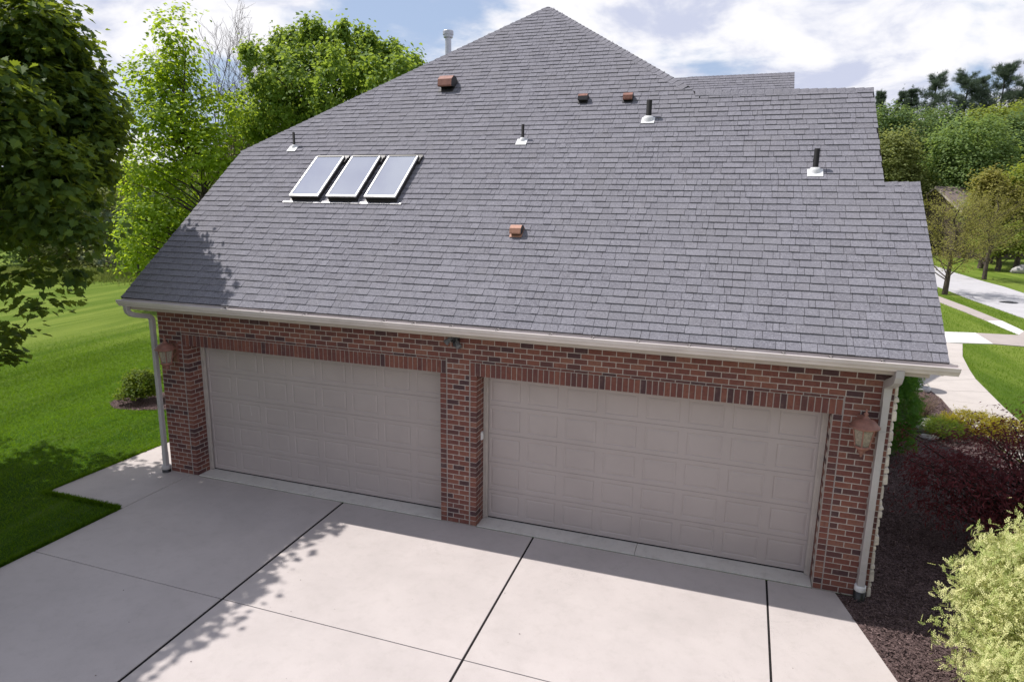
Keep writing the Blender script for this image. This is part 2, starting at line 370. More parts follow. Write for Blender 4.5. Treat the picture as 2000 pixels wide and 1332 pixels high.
# gable walls
core.mesh([(xL, -.0, 3.2), (xL, 4.2, 5.9), (xL, 10, 5.9), (xL, 11.2, 3.2), (xL+.2, 0, 3.2), (xL+.2, 4.2, 5.9), (xL+.2, 10, 5.9), (xL+.2, 11.2, 3.2)], [(0, 1, 2, 3), (7, 6, 5, 4), (0, 4, 5, 1)])
core.mesh([(xR, .05, 3.2), (xR, 2.09, 5.05), (xR, 4.3, 3.2), (xR-.2, .05, 3.2), (xR-.2, 2.09, 5.05), (xR-.2, 4.3, 3.2)], [(0, 2, 1), (3, 4, 5), (0, 1, 4, 3)])
BW, JT = .2, .0125
def brick(x0, x1_, z0, z1, d0=-.001, d1=.09):
    j = JT/2; o = rng.uniform(-.0015, .0015)
    core.box(x0+j, x1_-j, d0+o, d1, z0+j, z1-j, rng.random(), 1)
def course(xa, xb, k, off, ytop=None):
    z0 = k*CO; z1 = z0+CO if ytop is None else ytop
    x = xa-off
    while x < xb-.02:
        a, b = max(x, xa), min(x+BW, xb)
        if b-a > .03: brick(a, b, z0, z1)
        x += BW
for k in range(0, 33):
    o = BW/2 if k % 2 else 0
    course(xL+.0, x1-.115, k, o if k % 2 else 0); course(.115, x4-.115, k, o); course(x5+.115, xR, k, o)
for k in range(33, 40):
    course(xL, xR, k, BW/2 if k % 2 else 0)
# jamb strips beside the openings and the brick returns behind them
for xa, side in ((x1, -1), (0., 1), (x4, -1), (x5, 1)):
    for k in range(30):
        z0, z1 = k*CO, k*CO+CO; dep = .1 if k % 2 else .2; j = JT/2
        a, b = (xa-.105, xa) if side < 0 else (xa, xa+.105)
        core.box(a+j, b, -.004, dep-j, z0+j, z1-j, rng.random(), 1)
        y = dep
        while y < .31:
            y2 = min(y+BW, .32); core.box(*((xa-.09, xa) if side < 0 else (xa, xa+.09)), y+j, y2-j, z0+j, z1-j, rng.random(), 1); y = y2
    c = xa-.111 if side < 0 else xa+.111
    core.box(c-.005, c+.005, -.002, .02, 0, 2.69, .5, 2)
# soldier courses over the doors with a thin row on top
for a, b in ((x1-.105, .105), (x4-.105, x5+.105)):
    n = round((b-a)/CO); w = (b-a)/n; j = JT/2
    for i in range(n):
        core.box(a+i*w+.0065, a+(i+1)*w-.0065, -.006+rng.uniform(-.001, .001), .31, HD+.002, HD+.202-j, rng.random()*.85, 1)
    x = a
    while x < b-.02:
        core.box(x+j, min(x+BW, b)-j, -.008, .09, HD+.202+j, 33*CO-j, rng.random()*.5, 1); x += BW
wall = core.build('wall', [M['mortar'], M['brick'], M['caulk']], house)
vm = MB()
z = -.1; rv = random.Random(4)
while z < 4.3:
    h = rv.uniform(.06, .20); ymax = 4.2
    y = 0.004
    while y < ymax:
        w = rv.uniform(.15, .45); d = rv.uniform(.035, .065)
        if z+h < 3.1 or abs(y+w/2-2.1) < (5.0-z)*1.1:
            p = [(xR, y+.004, z+.004), (xR+d, y+.02, z+.012), (xR+d*.9, y+w-.02, z+.014), (xR, y+w-.004, z+.004), (xR, y+.004, z+h-.004), (xR+d*.85, y+.018, z+h-.016), (xR+d, y+w-.02, z+h-.012), (xR, y+w-.004, z+h-.004)]
            vm.hexa(p, rv.random())
        y += w
    z += h
vm.build('stone_veneer', M['stone'], house, bevel=.012)

# ---- roof: courses of individual shingle tabs
def tabs(mb, O, A, B, N, s0, s1, xl, xr, brk=(), expo=.1435, rg=rng, cut=None, top_of=None):
    """xl, xr: bounds as functions of s; brk: x positions that must be tab edges"""
    O, A, B, N = (np.asarray(q, float) for q in (O, A, B, N))
    P = lambda x, s, n: O+A*x+B*s+N*n
    k = 0; s = s0
    while s < s1-.01:
        e2 = min(s+expo, s1)
        lo0, hi0 = xl(s), xr(s)
        xs = [lo0-rg.uniform(0, .2)]
        while xs[-1] < hi0+.3:
            xs.append(xs[-1]+rg.choice((.08, .12, .15, .17, .19, .21, .24, .28))*rg.uniform(.9, 1.1))
        xs = sorted(xs+[b for b, sb in brk if sb < e2+1e-6])
        thick = rg.random() < .5
        for a, b in zip(xs[:-1], xs[1:]):
            if b-a < .035: continue
            if rg.random() < .62: thick = not thick
            tp = e2
            if top_of is not None: tp = min(e2, top_of((a+b)/2))
            if tp-s < .012: continue
            t = .0165 if thick else .0105
            t += rg.uniform(-.001, .002); ds = rg.uniform(-.003, .003)
            q = .0026
            a0, b0 = max(a+q, lo0), min(b-q, hi0)
            a1, b1 = max(a+q, xl(tp-1e-4)), min(b-q, xr(tp-1e-4))
            if b0-a0 < .004: continue
            if b1-a1 < .001:
                m_ = min(max((a1+b1)/2, a0), b0); a1, b1 = m_, m_+.001
            ti = min(1, max(0, rg.gauss(.54 if thick else .44, .23)))
            f = [P(a0, s+ds, t), P(b0, s+ds, t), P(b1, tp+.004, .0012), P(a1, tp+.004, .0012), P(a0, s+ds, -.003), P(b0, s+ds, -.003), P(b1, tp+.004, -.003), P(a1, tp+.004, -.003)]
            mb.mesh(f, [(0, 1, 2, 3), (4, 5, 1, 0), (5, 6, 2, 1), (7, 4, 0, 3)], ti)
        s = e2; k += 1
def lerp(a, b, t): return a+(b-a)*t
def f_xl(s): return XK if s <= s_knee else lerp(XK, XA, (s-s_knee)/(s_apex-s_knee))
def f_xr(s):
    if s < s_ridge: return XE if s < s_step else XU
    return lerp(XF, XA, (s-s_ridge)/(s_apex-s_ridge))
def f_xr2(s): return XE if s < s_step+1e-3 else f_xr(s)
def f_top(x): return s_step if x > XU else (s_ridge if x > XF else 99)
rf = MB()
deck = [S(XK, 0, -.003), S(XE, 0, -.003), S(XE, s_step, -.003), S(XU, s_step, -.003), S(XU, s_ridge, -.003), S(XF, s_ridge, -.003), S(XA, s_apex, -.003), S(XK, s_knee, -.003)]
rf.poly(deck, .1, 1)
tabs(rf, [0, -RE, RZ], [1, 0, 0], DIR, NRM, 0, s_apex, f_xl, lambda s: XE if s < s_step else (XU if s < s_ridge else f_xr(s)), ((XF, s_ridge), (XU, s_step)), top_of=f_top)
# underside of the eave and rakes
TH = .03
for a, b in ((deck[0], deck[7]), (deck[1], deck[2]), (deck[3], deck[4]), (deck[0], deck[1])):
    rf.poly([a, b, b-NRM*TH, a-NRM*TH], .1, 1)
apex = S(XA, s_apex); knee = S(XK, s_knee); foot = S(XF, s_ridge); rend = S(XU, s_ridge); stp = S(XE, s_step); stq = S(XU, s_step)
yb = 13.6
back = [apex+[0, yb-apex[1], 0]]
tL = (apex[2]-knee[2])/(apex[0]-knee[0])
# clipped gable face on the left, hip on the right, slopes behind the ridges
rf.poly([knee, apex, (apex[0], yb, apex[2]), (knee[0], yb, knee[2])], .5)
tR = (apex[2]-foot[2])/(foot[0]-apex[0]); xe = 4.9
rf.poly([apex, foot, (xe, foot[1]+(xe-foot[0])*tR/math.tan(RA), apex[2]-(xe-apex[0])*tR), (xe, yb, apex[2]-(xe-apex[0])*tR), (apex[0], yb, apex[2])], .5)
rf.poly([foot, rend, (XU, 8.4, 3.28), (foot[0], 8.4, 3.28)], .5)
rf.poly([stq, stp, (XE, 4.60, 3.28), (XU, 4.60, 3.28)], .5)
roof = rf.build('roof', [M['shingle'], M['felt']], house)
# second gable whose ridge shows over the right hip
g2 = MB(); GY, GZ, GX = 16.0, 9.36, 5.47; sl2 = 4.2
O2 = np.array([0, GY-sl2*DIR[1], GZ-sl2*DIR[2]])
tabs(g2, O2, [1, 0, 0], DIR, NRM, 0, sl2, lambda s: 0.5, lambda s: GX, rg=random.Random(5))
g2.poly([O2+[.5, 0, 0]-NRM*.003, O2+[GX, 0, 0]-NRM*.003, np.array([GX, GY, GZ])-NRM*.003, np.array([.5, GY, GZ])-NRM*.003], .1, 1)
g2.poly([(.5, GY, GZ), (GX, GY, GZ), (GX, GY+3.6, GZ-3.0), (.5, GY+3.6, GZ-3.0)], .5)
g2.poly([(GX-.02, GY-3.0, GZ-2.55), (GX-.02, GY, GZ-.06), (GX-.02, GY+3.0, GZ-2.55)], .5, 2)
g2.build('gable_roof', [M['shingle'], M['felt'], M['trim']], house)
# cap shingles
def caps(mb, P, Q, n1, n2, wid=.135, expo=.142, rg=random.Random(8), mi=0):
    P, Q = np.asarray(P, float), np.asarray(Q, float); Ln = np.linalg.norm(Q-P); T = (Q-P)/Ln
    w1 = -np.cross(T, n1); w1 /= np.linalg.norm(w1); w2 = np.cross(T, n2); w2 /= np.linalg.norm(w2)
    up = np.asarray(n1)+np.asarray(n2); up = up/np.linalg.norm(up)
    k = int(Ln/expo)
    for i in range(k):
        a = P+T*(i*expo); b = P+T*min(Ln, (i+1)*expo+.03); h0, h1 = .026, .012; ti = min(1, max(0, rg.gauss(.5, .16)))
        o = rg.uniform(-.006, .006)
        A = [a+w1*(wid+o)+up*.006, a+up*h0, a+w2*(wid+o)+up*.006, b+w1*(wid+o)+up*.001, b+up*h1, b+w2*(wid+o)+up*.001]
        D = [q-up*.012 for q in A[:3]]
        mb.mesh(A+D, [(3, 4, 1, 0), (4, 5, 2, 1), (0, 1, 7, 6), (1, 2, 8, 7)], ti)
        mb.mesh([A[0], A[3], A[3]-up*.012, A[0]-up*.012, A[2], A[5], A[5]-up*.012, A[2]-up*.012], [(0, 3, 2, 1), (4, 5, 6, 7)], ti)
n_l = np.array([-math.sin(math.atan(tL)), 0, math.cos(math.atan(tL))]); n_r = np.array([math.sin(math.atan(tR)), 0, math.cos(math.atan(tR))]); n_b = np.array([0, math.sin(RA), math.cos(RA)])
c = MB(); caps(c, knee, apex, n_l, NRM); c.build('hip_cap', M['shingle'], house)
c = MB(); ft = foot+np.array([-.22, .12, .11])
caps(c, foot+np.array([-.25, .195, .175]), apex, NRM, n_r)
c.build('hip_cap', M['shingle'], house)
c = MB(); caps(c, stp, stq+np.array([-.02, 0, 0]), NRM, n_b); c.build('ridge_cap', M['shingle'], house)
c = MB(); caps(c, rend, foot+np.array([-.18, .06, .07]), NRM, n_b)
c.build('ridge_cap', M['shingle'], house)
c = MB(); caps(c, (GX, GY, GZ), (2.0, GY, GZ), NRM, n_b); c.build('ridge_cap', M['shingle'], house)
# rake boards, fascia, soffit
tr_ = MB()
def board(mb, P, Q, drop, th):
    P, Q = np.asarray(P, float), np.asarray(Q, float)
    mb.mesh([P, Q, Q-[0, 0, drop], P-[0, 0, drop], P+[th, 0, 0], Q+[th, 0, 0], Q+[th, 0, -drop], P+[th, 0, -drop]], [(0, 1, 2, 3), (7, 6, 5, 4), (3, 2, 6, 7), (0, 3, 7, 4), (1, 5, 6, 2)])
board(tr_, S(XK+.02, .05, -.035), S(XK+.02, s_knee, -.035), .17, .03)
board(tr_, S(XE-.05, .05, -.035), S(XE-.05, s_step, -.035), .17, .03)
board(tr_, S(XU-.05, s_step, -.035), S(XU-.05, s_ridge, -.035), .17, .03)
tr_.box(-5.78, 6.36, -.385, -.36, 3.095, 3.25); tr_.build('fascia', M['trim'], house)
so_ = MB(); so_.box(-5.74, 6.355, -.358, .004, 3.10, 3.115); so_.box(6.34, 6.356, -.358, 2.1, 3.115, 3.2); so_.build('soffit', M['soffit'], house)

# ---- gutter with hangers and downspouts
gt = MB(); prof = [(-.388, 3.262), (-.388, 3.168), (-.475, 3.158), (-.492, 3.190), (-.517, 3.214), (-.523, 3.240), (-.531, 3.258), (-.526, 3.265), (-.508, 3.266)]
gx0, gx1 = -5.83, 6.62
for (ya, za), (yb_, zb) in zip(prof[:-1], prof[1:]):
    gt.mesh([(gx0, ya, za), (gx1, ya, za), (gx1, yb_, zb), (gx0, yb_, zb)], [(0, 1, 2, 3)])
    off = .004
for xx, sg in ((gx0, 1), (gx1, -1)):
    pts = [(xx, y, z_) for y, z_ in prof]; gt.poly(pts if sg > 0 else pts[::-1])
# inner skin, 3 mm inside, so the trough has thickness
inn = [(-.391, 3.276), (-.391, 3.172), (-.473, 3.162), (-.489, 3.192), (-.513, 3.216), (-.510, 3.262)]
for (ya, za), (yb_, zb) in zip(inn[:-1], inn[1:]):
    gt.mesh([(gx0, ya, za), (gx1, ya, za), (gx1, yb_, zb), (gx0, yb_, zb)], [(3, 2, 1, 0)], .5, 1)
gt.mesh([(gx0+.02, -.40, 3.176), (gx1-.25, -.40, 3.176), (gx1-.25, -.46, 3.176), (gx0+.02, -.46, 3.176)], [(0, 3, 2, 1)], .5, 2)
gutter = gt.build('gutter', [M['gutter'], M['gutter'], M['mulch']], house)
for u in (730, 795, 876, 976, 1092, 1184, 1283, 1395, 1494, 1602, 1707, 1822, 560, 470, 390):
    P = at(u, 0, -.52); # x from the photo's hanger spacing
    xg = P[0]
    h = MB(); h.box(xg-.012, xg+.012, -.528, -.40, 3.258, 3.270); h.box(xg-.020, xg+.020, -.50, -.47, 3.262, 3.276, mi=1)
    h.build('hanger', [M['gutter'], M['felt']], gutter)
def rect_tube(mb, pts, wx, wy, tint=.5, mi=0):
    """rectangular pipe; consecutive rings share faces"""
    pts = [np.asarray(p, float) for p in pts]; rings = []
    for i, p in enumerate(pts):
        t = pts[min(i+1, len(pts)-1)]-pts[max(i-1, 0)]; t /= np.linalg.norm(t)
        a = np.array([1., 0, 0])-t*t[0]; a /= np.linalg.norm(a); b = np.cross(t, a)
        rings.append([p+a*wx/2*sa+b*wy/2*sb for sa, sb in ((-1, -1), (1, -1), (1, 1), (-1, 1))])
    mb.mesh([q for r in rings for q in r], [(i*4+k, i*4+(k+1) % 4, (i+1)*4+(k+1) % 4, (i+1)*4+k) for i in range(len(pts)-1) for k in range(4)], tint, mi)
    mb.poly(rings[0], tint, mi); mb.poly(rings[-1], tint, mi)
ds = MB(); xd = 6.02; yw = -.062
rect_tube(ds, [(xd+.02, -.44, 3.17), (xd+.02, -.44, 3.10), (xd+.018, -.415, 3.05), (xd+.01, -.33, 3.00), (xd, -.15, 2.93), (xd, -.085, 2.90), (xd, yw, 2.85), (xd, yw, 2.7)], .088, .105)
rect_tube(ds, [(xd, yw, 2.72), (xd, yw, .36)], .078, .098); rect_tube(ds, [(xd, yw, .38), (xd, yw, .14)], .084, .104)
for zz_ in (2.74, 2.30, .40, .37): ds.box(xd-.043, xd+.043, yw-.055, yw+.05, zz_, zz_+.006)
d1 = ds.build('downspout', M['spout'], house, bevel=.01)
b = MB(); b.lathe((xd, yw-.005, 0), [(.0, .20), (.066, .20), (.070, .185), (.070, .13), (.062, .115), (.062, .09)], 20); b.build('pipe_adapter', M['white'], d1)
b = MB(); b.lathe((xd, yw-.005, 0), [(.055, .125), (.072, .125), (.072, -.05)], 20); b.build('drain_pipe', M['blackp'], d1)
ds = MB(); xd = -5.575; yw = -.06
rect_tube(ds, [(-5.70, -.44, 3.17), (-5.70, -.44, 3.11), (-5.695, -.425, 3.05), (-5.68, -.385, 3.01), (-5.66, -.33, 2.985), (-5.62, -.20, 2.955), (-5.59, -.11, 2.935), (-5.578, -.07, 2.90), (xd, yw, 2.84), (xd, yw, 2.7)], .08, .085)
rect_tube(ds, [(xd, yw, 2.72), (xd, yw, .36)], .072, .08); rect_tube(ds, [(xd, yw, .38), (xd, yw, .10)], .078, .086)
d2 = ds.build('downspout', M['spout'], house, bevel=.01)
b = MB(); b.lathe((xd, yw, 0), [(.0, .125), (.075, .125), (.080, .11), (.080, .06), (.07, .05)], 20); b.build('pipe_adapter', M['spout'], d2)
b = MB(); b.lathe((xd, yw, 0), [(.06, .06), (.078, .06), (.078, -.05)], 20); b.build('drain_pipe', M['blackp'], d2)

# ---- garage doors: five sections, eight raised panels each
def garage_door(xa, xb):
    yd = .315; jw = .045
    fr = MB()
    fr.box(xa+.003, xa+jw, yd-.03, yd+.12, .0, HD-.003); fr.box(xb-jw, xb-.003, yd-.03, yd+.12, .0, HD-.003); fr.box(xa+jw, xb-jw, yd-.03, yd+.12, HD-.055, HD-.003)
    fr.box(xa+jw, xa+jw+.03, yd-.012, yd+.01, .02, HD-.055); fr.box(xb-jw-.03, xb-jw, yd-.012, yd+.01, .02, HD-.055)
    seal = MB(); seal.box(xa+jw, xb-jw, yd+.035, yd+.075, .004, .03)
    g = None; a, b = xa+jw+.002, xb-jw-.002; y = yd+.03; nz = 5; h = (HD-.055-.028)/nz
    for k in range(nz):
        z0 = .028+k*h; z1 = z0+h-.004; d = MB()
        w = (b-a)/8
        d.box(a, b, y+.016, y+.045, z0, z1)
        # stiles and rails proud of the recess, raised field inside each panel
        xs = []
        for i in range(8):
            p0, p1 = a+i*w+.055, a+(i+1)*w-.055; q0, q1 = z0+.062, z1-.062; xs.append((p0, p1))
            bw = .016
            d.mesh([(p0, y, q0), (p1, y, q0), (p1, y, q1), (p0, y, q1), (p0+bw, y+.008, q0+bw), (p1-bw, y+.008, q0+bw), (p1-bw, y+.008, q1-bw), (p0+bw, y+.008, q1-bw)], [(0, 1, 5, 4), (1, 2, 6, 5), (2, 3, 7, 6), (3, 0, 4, 7)])
            i0, i1, j0, j1 = p0+bw, p1-bw, q0+bw, q1-bw; r = .014; e_ = .03
            d.mesh([(i0, y+.008, j0), (i1, y+.008, j0), (i1, y+.008, j1), (i0, y+.008, j1), (i0+e_, y+.0012, j0+e_), (i1-e_, y+.0012, j0+e_), (i1-e_, y+.0012, j1-e_), (i0+e_, y+.0012, j1-e_)], [(0, 1, 5, 4), (1, 2, 6, 5), (2, 3, 7, 6), (3, 0, 4, 7), (4, 5, 6, 7)])
        d.box(a, b, y, y+.016, z0, z0+.062); d.box(a, b, y, y+.016, z1-.062, z1)
        prev = a
        for p0, p1 in xs:
            d.box(prev, p0, y+.0003, y+.016, z0+.062, z1-.062); prev = p1
        d.box(prev, b, y+.0003, y+.016, z0+.062, z1-.062)
        if g is None:
            g = seal.build('garage_door', M['black'], house)
        d.build('door_section', M['door'], g)
    fr.build('door_frame', M['jamb'], g)
    return g
gd1 = garage_door(x1, 0.); gd2 = garage_door(x4, x5)
sc_ = MB(); 
Pm = at(490, 806, .345)
for dx, dz, l in ((0, 0, .10), (.012, -.05, .05), (-.01, .07, .04)): sc_.box(Pm[0]+dx, Pm[0]+dx+.006, .3445, .3452, Pm[2]+dz, Pm[2]+dz+l)
tag(sc_.build('scuff_mark', M['lead'], gd1), 'pale vertical scuff on a panel')

# ---- skylights
def skylight(xa, xb, y0=1.61, y1=2.60):
    xa += .075; xb += .075
    s0 = (y0+RE)/DIR[1]+.04; s1 = (y1+RE)/DIR[1]-.05; F = lambda mb, *a, **k: mb.frame_box([0, -RE, RZ], [1, 0, 0], DIR, NRM, *a, **k)
    cb = MB(); t = .035
    H0 = .085
    F(cb, xa, xb, s0, s0+t, 0, H0); F(cb, xa, xb, s1-t, s1, 0, H0+.03); F(cb, xa, xa+t, s0+t, s1-t, 0, H0); F(cb, xb-t, xb, s0+t, s1-t, 0, H0)
    F(cb, xa-.045, xb+.05, s1+.001, s1+.09, 0, .05); F(cb, xb+.001, xb+.05, s1-.14, s1, .0, .07)
    F(cb, xa-.02, xb+.02, s0-.05, s0-.001, 0, .03)
    o = cb.build('skylight', M['curb'], house)
    f = MB(); w = .027; a, b = xa-.008, xb+.008; z0, z1 = H0+.001, H0+.03
    F(f, a, b, s0-.010, s0+w, z0, z1); F(f, a, a+w, s0+w, s1-w, z0, z1); F(f, b-w, b, s0+w, s1-w, z0, z1); F(f, a+w, b-w, s1-w-.002, s1-t-.001, z0, z1-.004)
    f.build('frame', M['alu'], o)
    gl = MB(); F(gl, a+w, b-w, s0+w, s1-w-.002, H0+.016, H0+.021); gl.build('glass', M['skyglass'], o)
    sh = MB(); ww = xb-xa; F(sh, xa+t, xb-t, s0+t, s1-t, .020, .026); F(sh, xa+ww*.50, xb-t-.02, s0+t+.02, s0+(s1-s0)*.56, .0262, .030, .5, 1)  # second box: dark reflection in the pane, painted as a patch on the sheet
    sh.build('shade', [M['well'], M['panedark']], o)
    fl = MB()
    F(fl, xa-.15, xa+.08, s0-.095, s0-.055, .019, .023); F(fl, xb-.09, xb+.12, s0-.097, s0-.06, .019, .023); F(fl, xa+.08, xb-.09, s0-.095, s0-.085, .019, .022)
    fl.build('flashing', M['lead'], o)
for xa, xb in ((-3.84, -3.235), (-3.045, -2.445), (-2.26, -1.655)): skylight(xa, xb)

# ---- vent pipes
def vent_pipe(P, h, r):
    o = MB(); o.lathe((P[0], P[1], P[2]), [(r*.75, h-.05), (r*.8, h), (r, h), (r, .05), (r*1.25, .05), (r*1.5, -.02), (r*1.5, -.1)], 16)
    p = o.build('vent_pipe', M['black'], house)
    c_ = MB(); c_.lathe((P[0], P[1], P[2]), [(r*1.3, .055), (r*1.75, .05), (r*2.0, -.0), (r*2.25, -.10)], 18); c_.build('collar', M['white'], p)
    ss = (P[1]+RE)/DIR[1]
    f = MB(); w = .085+r*.65; f.frame_box([P[0], -RE, RZ], [1, 0, 0], DIR, NRM, -w, w, ss-.15, ss+.03, .012, .022); f.build('flashing', M['white'], p, bevel=.006)
for (x, y), h, r in (((-4.60, 2.90), .30, .026), ((.285, 2.99), .285, .027), ((2.475, 3.44), .325, .048), ((5.165, 2.30), .33, .040)):
    vent_pipe(np.array([x, y, RZ+(y+RE)*math.tan(RA)]), h, r)

# ---- hooded roof vents
def roof_vent(x, y, w, top, front, lab, spill):
    ss = (y+RE)/DIR[1]; O = S(x, ss); h = w*.72; ln = w*.95
    P = lambda a, s, n: O+np.array([a, 0, 0])+DIR*s+NRM*n
    o = MB(); hw = w/2
    pr = [(ln*.55, .015), (ln*.50, h*.62), (ln*.18, h*.98), (-ln*.28, h*1.02), (-ln*.60, h*.66), (-ln*.62, h*.52)]
    for i in range(len(pr)-1):
        (sa, na), (sb, nb) = pr[i], pr[i+1]
        o.mesh([P(-hw, sa, na), P(hw, sa, na), P(hw, sb, nb), P(-hw, sb, nb)], [(0, 1, 2, 3)], .5, 1 if i >= 3 else 0)
    for sg in (-1, 1):
        q = [P(sg*hw, s_, n_) for s_, n_ in pr]+[P(sg*hw, -ln*.12, .012)]; o.poly(q if sg < 0 else q[::-1], .5, 2)
    v = o.build('roof_vent', [top, front, M['darkmetal']], house); v['label'] = lab
    t = MB(); t.frame_box(O, [1, 0, 0], DIR, NRM, -hw*.9, hw*.9, -ln*.30, ln*.45, .012, h*.50); t.build('throat', M['black'], v)
    b_ = MB(); b_.frame_box(O, [1, 0, 0], DIR, NRM, -hw*1.12, hw*1.05, -ln*.72, ln*.6, .016, .021); b_.build('base_plate', M['darkmetal'] if spill is None else spill, v)
roof_vent(-1.86, 4.50, .31, M['copper'], M['copper'], 'large copper brown hooded vent near the left hip', M['darkmetal'])
roof_vent(1.17, 3.96, .175, M['rust'], M['darkmetal'], 'small hooded vent with blackened front', None)
roof_vent(2.02, 3.94, .175, M['copper'], M['rust'], 'small copper brown hooded vent', M['darkmetal'])
roof_vent(.845, 1.10, .185, M['brightcopper'], M['brightcopper'], 'small bright copper hooded vent above the gutter', M['brightcopper'])

# ---- flue behind the left hip
fl = MB(); fx, fy = -3.9, 9.0
fl.lathe((fx, fy, 0), [(.085, 9.5), (.085, 7.0)], 18)
flo = fl.build('flue_pipe', M['steel'], house)
fc = MB(); fc.lathe((fx, fy, 9.34), [(.0, .285), (.135, .28), (.148, .265), (.148, .175), (.140, .165), (.132, .165), (.130, .110), (.120, .095), (.086, .095)], 22, smooth=False); fc.build('flue_cap', M['steel'], flo)

# ================================================================== FIXTURES ON THE WALL
def lantern(P, bracket, lab):
    """P: centre of the lantern body; bracket: where its back plate sits on the wall"""
    o = empty('wall_lantern', tuple(P), lab, 'wall lamp', 'copper coloured lanterns beside the garage doors')
    c = MB(); c.lathe((0, 0, 0), [(.0, .315), (.010, .300), (.014, .285), (.008, .27), (.022, .255), (.028, .240), (.014, .225), (.034, .212), (.040, .195), (.055, .185), (.105, .165), (.140, .130), (.150, .105), (.172, .095), (.176, .083), (.168, .076), (.12, .076)], 24)
    c.build('lamp_roof', M['copper'], o)
    f = MB(); f.lathe((0, 0, 0), [(.085, -.155), (.098, -.160), (.100, -.180), (.075, -.195), (.042, -.225), (.034, -.245), (.042, -.255), (.024, -.272), (.010, -.285), (.014, -.30), (.0, -.312)], 24)
    for k in range(6):
        a = math.pi/3*k+.3; f.tube([(.135*math.cos(a), .135*math.sin(a), .08), (.088*math.cos(a), .088*math.sin(a), -.16)], .009, 6)
    f.lathe((0, 0, 0), [(.125, .08), (.143, .08), (.140, .062), (.126, .062)], 24)
    f.build('cage', M['copper'], o)
    g = MB(); g.lathe((0, 0, 0), [(.128, .07), (.083, -.158)], 6, smooth=False, rot=.3); g.build('glass', M['lampglass'], o)
    b = MB(); b.lathe((0, 0, -.02), [(.0, .055), (.012, .04), (.018, .01), (.016, -.03), (.012, -.05), (.014, -.13), (.03, -.135)], 12); b.build('bulb', M['bulb'], o)
    q = np.asarray(bracket)-np.asarray(P); k = MB()
    k.lathe((0, 0, 0), [(.0, 0)], 3) if False else None
    k.tube([q+[0, -.02, .0], q+[0, -.07, -.05], [q[0]*.5, q[1]*.45, -.12], [0, .05, -.17], [0, .0, -.18]], [.018, .016, .014, .014, .018], 8)
    k.tube([q+[0, -.02, .10], q+[0, -.10, .13], [q[0]*.3, .12, .09], [0, .10, .07]], [.014, .012, .012, .012], 8)
    k.box(q[0]-.055, q[0]+.055, q[1]-.024, q[1]-.004, q[2]-.17, q[2]+.17); k.box(q[0]-.04, q[0]+.04, q[1]-.034, q[1]-.024, q[2]-.15, q[2]+.15)
    k.build('bracket', M['copper'], o)
lantern((5.795, -.235, 2.305), (5.795, 0, 2.30), 'terracotta coloured wall lantern right of the right garage door')
lantern((-5.145, -.235, 2.325), (-5.145, 0, 2.30), 'shaded terracotta coloured wall lantern beside the left downspout')
F0 = np.array([.27, -.004, 3.0]); o = empty('security_light', tuple(F0), 'grey twin head security floodlight under the gutter between the doors', 'floodlight')
b = MB(); b.box(-.06, .06, -.05, 0, -.06, .06); b.lathe((0.02, -.09, -.07), [(0, -.05), (.03, -.04), (.035, 0), (.03, .03), (0, .035)], 12); b.build('base', M['darkmetal'], o)
for sx_, cz in ((-1, .02), (1, -.02)):
    h = MB(); h.tube([(sx_*.03, -.05, 0), (sx_*.055, -.09, -.02+cz)], .014, 8)
    d0 = np.array([sx_*.55, -.55, -.62]); d0 /= np.linalg.norm(d0); q = np.array([sx_*.055, -.09, -.02+cz])
    h.tube([q-d0*.02, q, q+d0*.03, q+d0*.085, q+d0*.10, q+d0*.098], [.016, .03, .034, .046, .048, .04], 14)
    h.build('lamp_head', M['floodgrey'], o)
b = MB(); kx = x4-.001
b.box(kx, kx+.026, .175, .235, 1.37, 1.50); kp = b.build('keypad', M['white'], None, bevel=.006)
tag(kp, 'small white keypad on the brick beside the right garage door', 'keypad')
h = MB(); h.box(kx+.026, kx+.031, .183, .227, 1.385, 1.45); h.build('cover', M['white'], kp, bevel=.002)

# ================================================================== GROUND
def hill(x, y):
    r = np.hypot(x, y); ang = np.arctan2(y, x)
    h = np.clip((r-75)/260, 0, 1)**1.4*26
    h = h*(1+.35*np.sin(ang*5+1)+.2*np.sin(ang*11+.4))
    left = np.clip((ang-2.0)/.5, 0, 1)
    return h*(.45+.55*np.clip(1-left, 0, 1))
rr = np.concatenate([np.linspace(.5, 60, 30), np.linspace(66, 700, 34)]); na = 120
V = [(0, 0, -.014)]; F = []
for i, r in enumerate(rr):
    for k in range(na):
        a = 2*math.pi*k/na; x, y = r*math.cos(a), r*math.sin(a); V.append((x, y, -.014+float(hill(np.array(x), np.array(y)))))
for k in range(na): F.append((0, 1+k, 1+(k+1) % na))
for i in range(len(rr)-1):
    for k in range(na): F.append((1+i*na+k, 1+(i+1)*na+k, 1+(i+1)*na+(k+1) % na, 1+i*na+(k+1) % na))
g = MB(); g.mesh(V, F, .5, 0, True); tag(g.build('lawn', M['lawn']), kind='structure')

